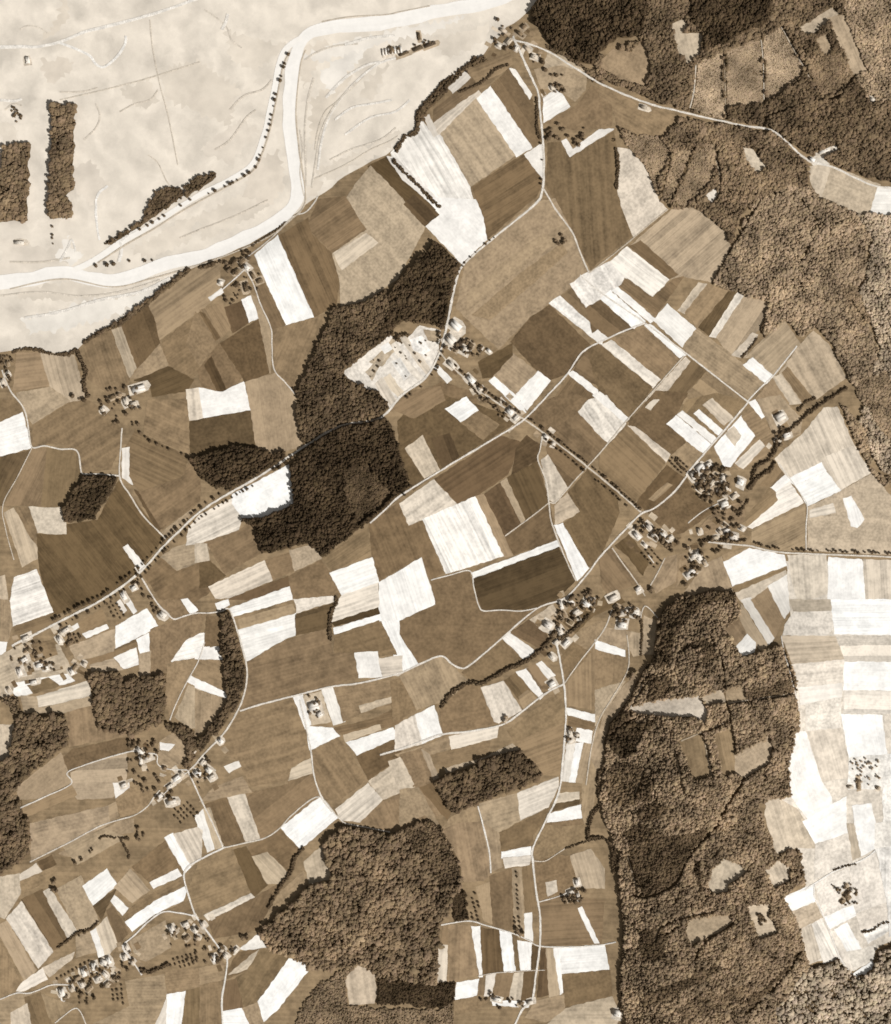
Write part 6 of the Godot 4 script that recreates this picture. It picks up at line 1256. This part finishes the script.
func trunk_mesh() -> ArrayMesh:                # unit trunk: height 1, tapered, with a flared foot and two limbs
	var st := SurfaceTool.new()
	st.begin(Mesh.PRIMITIVE_TRIANGLES)
	for seg in [[Vector3(0, -0.05, 0), Vector3(0, 0.15, 0), 0.055, 0.036], [Vector3(0, 0.15, 0), Vector3(0, 1, 0), 0.036, 0.018], [Vector3(0, 0.5, 0), Vector3(0.22, 0.9, 0.05), 0.02, 0.01], [Vector3(0, 0.55, 0), Vector3(-0.18, 0.92, -0.1), 0.02, 0.01]]:
		for k in 6:
			var a := Vector3(cos(k * TAU / 6), 0, sin(k * TAU / 6))
			var b := Vector3(cos((k + 1) * TAU / 6), 0, sin((k + 1) * TAU / 6))
			for q in [seg[0] + a * seg[2], seg[1] + a * seg[3], seg[1] + b * seg[3], seg[0] + a * seg[2], seg[1] + b * seg[3], seg[0] + b * seg[2]]:
				st.set_color(Color.WHITE)
				st.add_vertex(q)
	st.generate_normals()
	return st.commit()

var crowns := []
var forest_crowns := []
var trunk: ArrayMesh

func leaf_material(l: float) -> StandardMaterial3D:
	var key := "leaf%d" % int(l / 8.0)
	if not mats.has(key):
		var m := StandardMaterial3D.new()
		m.vertex_color_use_as_albedo = true
		var g := lerpf(LEAF, LEAF * 0.66, smoothstep(100.0, 180.0, l)) 
		var c := tone(int(l / 8.0) * 8.0 + 4.0, g)
		var grey := c.get_luminance()          # foliage is greyer than soil
		m.albedo_color = c.lerp(Color(grey, grey, grey), 0.17).linear_to_srgb()
		m.roughness = 1.0
		m.metallic_specular = 0.1
		mats[key] = m
	return mats[key]
const LEAF := 1.34

func bark_material() -> StandardMaterial3D:
	if not mats.has("bark"):
		mats.bark = StandardMaterial3D.new()
		mats.bark.albedo_color = tone(95).linear_to_srgb()
		mats.bark.roughness = 1.0
	return mats.bark

func tree(called: String, label: String, at: Vector2, r: float, h: float, l: float, category := "tree") -> void:
	var o := Node3D.new()
	put(o, called, label, category, label)
	o.position = Vector3(at.x, ground(at.x, at.y), at.y)
	o.rotation.y = rng.randf() * TAU
	var t := MeshInstance3D.new()
	t.name = "trunk"
	t.mesh = trunk
	t.material_override = bark_material()
	t.scale = Vector3(h, h * 0.75, h)
	o.add_child(t)
	var c := MeshInstance3D.new()
	c.name = "crown"
	c.mesh = crowns[rng.randi() % crowns.size()]
	c.material_override = leaf_material(l)
	c.scale = Vector3(r * rng.randf_range(0.85, 1.15), (h * 0.8) / 2.0, r)
	c.position.y = h * 0.2
	o.add_child(c)

func mark_gap(line: PackedVector2Array, w: float) -> void:
	var n := int(ceil(w / 2.0))
	for p in line:
		var ci := int((p.x + 1100.0) / 2.0)
		var cj := int((p.y + 1100.0) / 2.0)
		for j in range(cj - n, cj + n + 1):
			for i in range(ci - n, ci + n + 1):
				if i >= 0 and j >= 0 and i < GAPN and j < GAPN and Vector2(i * 2.0 - 1099.0, j * 2.0 - 1099.0).distance_to(p) <= w:
					gap[j * GAPN + i] = 1

func is_gap(p: Vector2) -> bool:
	var i := int((p.x + 1100.0) / 2.0)
	var j := int((p.y + 1100.0) / 2.0)
	return i >= 0 and j >= 0 and i < GAPN and j < GAPN and gap[j * GAPN + i] == 1

func ribbon(line: PackedVector2Array, w: float, lift: float, col: Color, tile: float, even := false) -> ArrayMesh:
	var v := PackedVector3Array()
	var n := PackedVector3Array()
	var u := PackedVector2Array()
	var c := PackedColorArray()
	var rows := []
	var run := rng.randf() * 100.0
	var vary := 0.45 if w < 10.0 else 0.22
	if even: vary = 0.3
	var na := 1.0
	var nb := 1.0
	var ja := 1.0
	var jb := 1.0
	for k in line.size():
		var dir := (line[mini(k + 1, line.size() - 1)] - line[maxi(k - 1, 0)]).normalized()
		var side := dir.orthogonal()
		if k: run += line[k].distance_to(line[k - 1])
		if k % (9 if even else 2) == 0:
			na = rng.randf_range(1.0 - vary, 1.0 + vary)
			nb = rng.randf_range(1.0 - vary, 1.0 + vary)
		ja = lerpf(ja, na, 0.12 if even else 0.4)
		jb = lerpf(jb, nb, 0.12 if even else 0.4)
		var wa := w * 0.5 * ja
		var wb := w * 0.5 * jb
		rows.append([line[k] + side * wa, line[k] - side * wb, run])
	for k in rows.size() - 1:
		var a = rows[k]
		var b = rows[k + 1]
		for q in [[a[0], a[2], 0.0], [b[0], b[2], 0.0], [b[1], b[2], w], [a[0], a[2], 0.0], [b[1], b[2], w], [a[1], a[2], w]]:
			var p: Vector2 = q[0]
			v.append(Vector3(p.x, ground(p.x, p.y) + lift, p.y))
			n.append(up_normal(p.x, p.y))
			u.append(Vector2(q[1], q[2]) / tile)
			c.append(col)
	return arrays(v, n, c, u)

# ---------------------------------------------------------------- houses
func quad(st: SurfaceTool, a: Vector3, b: Vector3, c: Vector3, d: Vector3, col: Color) -> void:
	for q in [a, b, c, a, c, d]:
		st.set_color(col)
		st.add_vertex(q)

func slab(st: SurfaceTool, p: Array, thick: Vector3, col: Color) -> void:     # a quad with thickness
	var q := []
	for k in 4: q.append(p[k] - thick)
	quad(st, p[0], p[1], p[2], p[3], col)
	quad(st, q[3], q[2], q[1], q[0], col)
	for k in 4: quad(st, p[k], q[k], q[(k + 1) % 4], p[(k + 1) % 4], col)

func child(parent: Node3D, called: String, st: SurfaceTool, m: Material) -> MeshInstance3D:
	st.generate_normals()
	var o := MeshInstance3D.new()
	o.name = called
	o.mesh = st.commit()
	o.mesh.surface_set_material(0, m)
	parent.add_child(o, true)
	return o

func house(place: String, x: float, y: float, l: float, w: float, deg: float, t: float) -> void:
	var at := spot(x, y)
	l *= 1.55
	w *= 1.55
	var low := t > 236 and l * w > 220
	var eave := 4.2 if not low else 5.0
	var rise := w * (0.36 if not low else 0.22)
	var o := Node3D.new()
	var size := "small" if l * w < 100 else ("long" if l > 2.2 * w else ("broad" if l * w > 260 else "plain"))
	var shade := "white" if t > 236 else ("pale" if t > 190 else ("brown" if t > 125 else "dark"))
	var kind := "barn" if l * w > 220 else ("shed" if l * w < 70 else "house")
	var where := "at the " + place if not place.begins_with("gravel") else "alone on the " + place
	var lab := "%s %s with a %s gabled roof %s" % [size, kind, shade, where]
	put(o, kind, lab, kind, lab)
	o.position = Vector3(at.x, ground(at.x, at.y) - 0.3, at.y)
	o.rotation.y = -deg_to_rad(deg)
	var wc := tone(190)
	var hx := l / 2.0
	var hz := w / 2.0
	var st := SurfaceTool.new()
	st.begin(Mesh.PRIMITIVE_TRIANGLES)
	var ring := [Vector3(-hx, 0, -hz), Vector3(hx, 0, -hz), Vector3(hx, 0, hz), Vector3(-hx, 0, hz)]
	for k in 4:
		var a: Vector3 = ring[k]
		var b: Vector3 = ring[(k + 1) % 4]
		quad(st, a, a + Vector3(0, eave, 0), b + Vector3(0, eave, 0), b, wc)
	for s in [-1.0, 1.0]:
		var g := [Vector3(s * hx, eave, -hz), Vector3(s * hx, eave + rise - 0.1, 0), Vector3(s * hx, eave, hz)]
		if s > 0: g.reverse()
		for q in g:
			st.set_color(wc)
			st.add_vertex(q)
	child(o, "wall", st, mats.roof)
	var rc := tone(t - rng.randf_range(2, 34))
	var over := 0.6
	var roof := Node3D.new()
	roof.name = "roof"
	o.add_child(roof)
	for s in [-1.0, 1.0]:
		st = SurfaceTool.new()
		st.begin(Mesh.PRIMITIVE_TRIANGLES)
		var drop := over * rise / hz
		var p := [Vector3(-hx - over, eave + rise + 0.15, 0), Vector3(hx + over, eave + rise + 0.15, 0), Vector3(hx + over, eave - drop + 0.15, s * (hz + over)), Vector3(-hx - over, eave - drop + 0.15, s * (hz + over))]
		if s < 0: p.reverse()
		slab(st, p, Vector3(0, 0.25, 0), rc)
		child(roof, "roof_slope", st, mats.roof)
	if kind == "house":
		st = SurfaceTool.new()
		st.begin(Mesh.PRIMITIVE_TRIANGLES)
		var cx := hx * 0.4
		var cz := hz * 0.3
		slab(st, [Vector3(cx - 0.5, eave + rise + 1.1, cz - 0.5), Vector3(cx + 0.5, eave + rise + 1.1, cz - 0.5), Vector3(cx + 0.5, eave + rise + 1.1, cz + 0.5), Vector3(cx - 0.5, eave + rise + 1.1, cz + 0.5)], Vector3(0, 2.4, 0), tone(130))
		child(roof, "chimney", st, mats.roof)

# ---------------------------------------------------------------- the scene
func _ready() -> void:
	rng.seed = 77
	var cam := Camera3D.new()
	cam.name = "survey_camera"
	cam.position = Vector3(0, H, 0)
	cam.rotation = Vector3(-PI / 2, 0, 0)
	cam.fov = rad_to_deg(2.0 * atan(1024.0 / H))
	cam.far = 12000.0
	cam.near = 1.0
	add_child(cam)
	cam.current = true
	var lens := CameraAttributesPhysical.new()      # an old survey lens, a little soft
	lens.frustum_focal_length = 12.0 * H / 1024.0
	lens.frustum_focus_distance = 114.0
	lens.exposure_aperture = 0.5
	cam.attributes = lens
	var sky_mat := ProceduralSkyMaterial.new()
	sky_mat.sky_top_color = Color(0.73, 0.725, 0.71)
	sky_mat.sky_horizon_color = Color(0.86, 0.855, 0.845)
	sky_mat.ground_horizon_color = Color(0.86, 0.855, 0.845)
	sky_mat.ground_bottom_color = Color(0.5, 0.45, 0.38)
	sky_mat.sky_energy_multiplier = 0.62
	sky_mat.sun_angle_max = 1.0
	var sky := Sky.new()
	sky.sky_material = sky_mat
	var env := Environment.new()
	env.background_mode = Environment.BG_SKY
	env.sky = sky
	env.tonemap_mode = Environment.TONE_MAPPER_LINEAR
	env.tonemap_exposure = 1.04
	env.sdfgi_enabled = true
	env.ssao_enabled = true
	env.ssil_enabled = true
	var we := WorldEnvironment.new()
	we.name = "daylight"
	we.environment = env
	add_child(we)
	var sun := DirectionalLight3D.new()
	sun.name = "sun"
	sun.light_energy = 1.5
	sun.light_angular_distance = 0.5
	sun.light_color = Color(1.0, 0.99, 0.972)
	sun.shadow_enabled = true
	add_child(sun)
	sun.look_at_from_position(Vector3.ZERO, Vector3(-0.72, -0.98, -0.62), Vector3.UP)

	make_heights()
	make_materials()
	gap.resize(GAPN * GAPN)
	# terrain sheet
	var v := PackedVector3Array()
	var n := PackedVector3Array()
	var c := PackedColorArray()
	var u := PackedVector2Array()
	var soil := tone(136, GAIN / 0.8)
	for j in GN:
		for i in GN:
			var p := Vector2(GX0 + i * CELL, GX0 + j * CELL)
			for q in [p, p + Vector2(CELL, 0), p + Vector2(0, CELL), p + Vector2(CELL, 0), p + Vector2(CELL, CELL), p + Vector2(0, CELL)]:
				v.append(Vector3(q.x, ground(q.x, q.y), q.y))
				n.append(up_normal(q.x, q.y))
				u.append(q / 420.0)
				c.append(soil)
	# the same land carried on to the horizon
	var far := 30000.0
	var e := -GX0
	for q in [[Vector2(-far, -far), Vector2(far, -e)], [Vector2(-far, e), Vector2(far, far)], [Vector2(-far, -e), Vector2(-e, e)], [Vector2(e, -e), Vector2(far, e)]]:
		var a: Vector2 = q[0]
		var b: Vector2 = q[1]
		for w in [a, Vector2(b.x, a.y), b, a, b, Vector2(a.x, b.y)]:
			v.append(Vector3(w.x, 4.0, w.y))
			n.append(Vector3.UP)
			u.append(w / 420.0)
			c.append(soil)
	var land := MeshInstance3D.new()
	land.mesh = arrays(v, n, c, u)
	land.mesh.surface_set_material(0, mats.m)
	put(land, "ground", "tan farmland soil showing between the fields", "", "", "structure")

	# gravel plain
	var plain_px := PLAIN.duplicate()
	plain_px.append_array([560, -60, -60, -60, -60, 352])
	var plain := ragged(spots(plain_px), 2.0)
	var po := add_sheet(plain, tone(217, GAIN / 0.8), mats.bars, 1100.0)
	put(po, "gravel_plain", "pale gravel river plain with faint old channels", "", "", "structure")
	for f in PATCHES:
		var o := add_sheet(ragged(spots(f[1]), 6.5, 5.0), tone(lerpf(217.0, f[0] - 4.0, 0.38 if f[0] < 230 else 0.85), GAIN / 0.8), mats.gravel, 900.0)
		put(o, "gravel_bar", "faint darker gravel bar on the river plain", "", "", "structure")

	# roads, rides and water are known first, so that no tree stands on them
	for d in ROADS: d.append(smooth_line(spots(d[4]), 3.0))
	for d in RIDES: mark_gap(smooth_line(spots(d[1]), 2.0), d[0])
	for d in ROADS: mark_gap(smooth_line(spots(d[4]), 2.0), d[0] * 0.35 + 1.5)

	# woodland floors, then fields on top of them
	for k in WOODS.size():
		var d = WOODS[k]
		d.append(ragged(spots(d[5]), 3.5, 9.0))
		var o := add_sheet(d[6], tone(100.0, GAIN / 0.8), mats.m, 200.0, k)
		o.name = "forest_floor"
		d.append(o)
	for f in FIELDS:
		var t: float = f[0]
		var m: Material = mats[f[1] + ("2" if rng.randf() < 0.45 else "")]
		var tile := rng.randf_range(260.0, 340.0)
		var traced := spots(f[4])
		var o := add_sheet(grown(ragged(traced, 1.1, 7.0)), tone(t + rng.randf_range(-7, 7) * (1.0 if t < 200 else 0.4), GAIN / 0.8), m, tile, -1, traced)
		put(o, f[2], f[3], "field" if not f[2].contains("meadow") else "meadow", f[3], "thing")

	for d in HOUSES:                      # trodden yards round the houses
		for h in d[1]:
			var mid := spot(h[0] + rng.randf_range(-1, 1), h[1] + rng.randf_range(-1, 1))
			var yard := PackedVector2Array()
			for q in [[-1, -1], [0.1, -1.1], [1, -1], [1.1, 0], [1, 1], [-0.2, 1.15], [-1, 1]]:
				yard.append(mid + Vector2(q[0] * h[2] * 1.35, q[1] * h[3] * 1.6).rotated(deg_to_rad(h[4])) * rng.randf_range(0.75, 1.1))
			var o := add_sheet(yard, tone(206.0 if h[5] > 190 else 172.0, GAIN / 0.8), mats.m, 120.0)
			if d[0].contains("village") or d[0].contains("hamlet") or d[0].contains("street"):
				for q in 2:
					var a := deg_to_rad(h[4])
					var mid2: Vector2 = mid + Vector2.from_angle(a + (rng.randi() % 4) * PI / 2.0 + rng.randf_range(-0.4, 0.4)) * rng.randf_range(13, 24)
					var ex := Vector2.from_angle(a) * rng.randf_range(4, 9)
					var ez := Vector2.from_angle(a + PI / 2.0) * rng.randf_range(3, 6)
					var plot := add_sheet(ragged(PackedVector2Array([mid2 - ex - ez, mid2 + ex - ez, mid2 + ex + ez, mid2 - ex + ez]), 0.6, 5.0), tone(rng.randf_range(95, 205), GAIN / 0.8), mats.p2, 90.0)
					put(plot, "garden_plot", "small dug garden plot beside a house at the " + d[0], "", "", "structure")
			put(o, "farmyard", "trodden pale yard beside a house at the " + d[0], "", "", "structure")

	# water and roads
	var top := 0.0
	for q in covers: top = maxf(top, q.layer)
	print("layers ", top)
	top = 0.1 + 0.02 * top + 0.15
	for k in ROADS.size():
		var d = ROADS[k]
		var water: bool = d[2] == "river"
		var o := MeshInstance3D.new()
		o.mesh = ribbon(d[5], d[0] * (1.0 if water else 0.45), 0.34 + 0.003 * k if water else top + 0.003 * k, tone(d[1], GAIN / 0.8), 130.0 if not water else 300.0, water or d[3].contains("plain") or d[2] == "ditch")
		o.mesh.surface_set_material(0, mats.water if water else mats.m2)
		put(o, d[2], d[3], "", "", "structure")

	# trees
	for k in 4: crowns.append(crown_mesh(34, 300 + k, 0.34))
	for k in 5: forest_crowns.append(crown_mesh(15, 400 + k, 0.46, 0.6))
	trunk = trunk_mesh()
	rng.seed = 4242
	var total := 0
	for k in WOODS.size():
		var d = WOODS[k]
		var poly: PackedVector2Array = d[6]
		var r := box_of(poly)
		var later := []
		var start := 0
		for q in covers.size():
			if covers[q].wood == k: start = q
		for q in range(start + 1, covers.size()):
			if covers[q].box.intersects(r): later.append(covers[q])
		var buckets := [[], [], []]
		var step: float = d[3] * (0.6 if d[1] < 3.5 else 0.7)
		var nx := int(r.size.x / step) + 2
		var nz := int(r.size.y / (step * 0.866)) + 2
		var clump := FastNoiseLite.new()
		clump.seed = 60 + k
		clump.frequency = 0.016
		var wide := FastNoiseLite.new()
		wide.seed = 7
		wide.frequency = 0.006
		wide.fractal_octaves = 2
		clump.fractal_octaves = 4
		for j in nz:
			for i in nx:
				var p := r.position + Vector2((i + 0.5 * (j % 2)) * step, j * step * 0.866) + Vector2(rng.randf_range(-0.55, 0.55), rng.randf_range(-0.55, 0.55)) * step
				if absf(p.x) > 960.0 or absf(p.y) > 1090.0: continue
				if is_gap(p) or not Geometry2D.is_point_in_polygon(p, poly): continue
				var free := true
				for q in later:
					if q.box.has_point(p) and Geometry2D.is_point_in_polygon(p, q.poly):
						free = false
						break
				if not free: continue
				var cl := clump.get_noise_2d(p.x, p.y)
				if rng.randf() < 0.04 - cl * 0.2: continue
				var s: float = (0.55 + 1.05 * pow(rng.randf(), 1.7)) * (1.0 + 0.2 * cl)
				if rng.randf() < 0.05: s *= 1.5
				var rad: float = d[1] * (0.78 if d[1] < 3.5 else 0.92) * s
				var hh: float = d[2] * rng.randf_range(0.85, 1.1) * (0.7 + 0.3 * s)
				var b := Basis(Vector3.UP, rng.randf() * TAU).scaled(Vector3(rad * rng.randf_range(0.8, 1.25), hh * 0.45, rad * rng.randf_range(0.8, 1.25)))
				var g := rng.randf_range(0.86, 1.14) * (1.0 + 0.6 * cl) * (1.0 + 0.28 * wide.get_noise_2d(p.x, p.y))
				buckets[rng.randi() % 3].append([Transform3D(b, Vector3(p.x, ground(p.x, p.y) + hh * 0.12, p.y)), Color(g, g * rng.randf_range(0.97, 1.02), g * rng.randf_range(0.94, 1.03))])
		var o := Node3D.new()
		put(o, "woodland", d[4], "wood", "", "stuff")
		o.add_child(d[7])
		for q in 3:
			if buckets[q].is_empty(): continue
			var mm := MultiMesh.new()
			mm.transform_format = MultiMesh.TRANSFORM_3D
			mm.use_colors = true
			mm.mesh = forest_crowns[(q + k) % 5]
			mm.instance_count = buckets[q].size()
			for w in buckets[q].size():
				mm.set_instance_transform(w, buckets[q][w][0])
				mm.set_instance_color(w, buckets[q][w][1])
			total += buckets[q].size()
			var mi := MultiMeshInstance3D.new()
			mi.name = "canopy"
			mi.multimesh = mm
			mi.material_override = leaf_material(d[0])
			o.add_child(mi, true)
	print("forest trees ", total)

	for d in HEDGES:
		var line := smooth_line(spots(d[3]), 2.4)
		var st := SurfaceTool.new()
		st.begin(Mesh.PRIMITIVE_TRIANGLES)
		var w: float = d[0] * 0.68
		var gaps := FastNoiseLite.new()
		gaps.seed = int(line[0].x)
		gaps.frequency = 0.035
		for p in line:
			var base := ground(p.x, p.y)
			var full := gaps.get_noise_2d(p.x, p.y)
			if full < -0.55: continue
			for q in 4:
				var s := rng.randf_range(0.4, 1.0) * w * (0.75 + 0.6 * full)
				var g := rng.randf_range(0.75, 1.25)
				var x := p + Vector2(rng.randf_range(-0.6, 0.6), rng.randf_range(-0.6, 0.6)) * w
				var hh: float = d[1] * rng.randf_range(0.3, 0.85)
				lump(st, Vector3(x.x, base + hh * 0.55, x.y), Vector3(s, hh * 0.7, s), Color(g, g, g))
		st.generate_normals()
		var o := MeshInstance3D.new()
		o.mesh = st.commit()
		o.mesh.surface_set_material(0, leaf_material(68))
		put(o, "hedge", d[2], "hedge")
	var trees := 0
	for d in ROWS:
		var line := spots(d[5])
		var left: float = 0.0
		var called := "willow_tree" if d[4].contains("willow") else ("avenue_tree" if d[4].contains("road") or d[4].contains("lane") or d[4].contains("street") else "hedgerow_tree")
		for k in line.size() - 1:
			var dir := (line[k + 1] - line[k]).normalized()
			var run := left
			var length := line[k].distance_to(line[k + 1])
			while run < length:
				if rng.randf() > 0.2:
					var s := rng.randf_range(0.6, 1.4)
					tree(called, d[4], line[k] + dir * (run + rng.randf_range(-2, 2)) + dir.orthogonal() * (d[3] + rng.randf_range(-1, 1)), d[1] * s, d[2] * s, 66.0 + rng.randf_range(-10, 14))
					trees += 1
				run += d[0] * rng.randf_range(0.6, 1.45)
			left = run - length
	for d in GROVES:
		var poly := spots(d[4])
		var r := box_of(poly)
		var placed := 0
		var called := "bush" if d[3].begins_with("bush") else ("farmyard_tree" if d[3].contains("farm") or d[3].contains("works") else ("brookside_tree" if d[3].contains("brook") else ("garden_tree" if d[3].contains("garden") else ("village_tree" if d[3].contains("village") or d[3].contains("hamlet") else "field_tree"))))
		for k in 600:
			if placed >= d[0] * 1.5: break
			var p := r.position + Vector2(rng.randf(), rng.randf()) * r.size
			if not Geometry2D.is_point_in_polygon(p, poly) or is_gap(p): continue
			placed += 1
			var rad := rng.randf_range(d[1] * 0.7, d[2]) * 1.05
			tree(called, d[3], p, rad, rad * rng.randf_range(2.1, 2.8), (74.0 if not d[3].contains("pale") else 150.0) + rng.randf_range(-18, 26), "tree" if called != "bush" else "bush")
			trees += 1
	for d in ORCHARDS:
		var poly := spots(d[3])
		var best := 0.0
		var dir := Vector2.RIGHT
		for k in poly.size():
			var e2 := poly[(k + 1) % poly.size()] - poly[k]
			if e2.length() > best:
				best = e2.length()
				dir = e2.normalized()
		var mid := Vector2.ZERO
		for p in poly: mid += p / poly.size()
		for j in range(-20, 21):
			for i in range(-20, 21):
				var p: Vector2 = mid + dir * (i * d[0]) + dir.orthogonal() * (j * d[1]) + Vector2(rng.randf_range(-0.7, 0.7), rng.randf_range(-0.7, 0.7))
				if Geometry2D.is_point_in_polygon(p, poly) and rng.randf() > 0.06:
					tree("fruit_tree", d[2], p, rng.randf_range(1.9, 2.7), rng.randf_range(4.2, 5.6), 72.0 + rng.randf_range(-8, 12))
					trees += 1
	print("single trees ", trees)
	for d in HOUSES:
		for h in d[1]: house(d[0], h[0], h[1], h[2], h[3], h[4], h[5])
	print("nodes ", get_child_count())
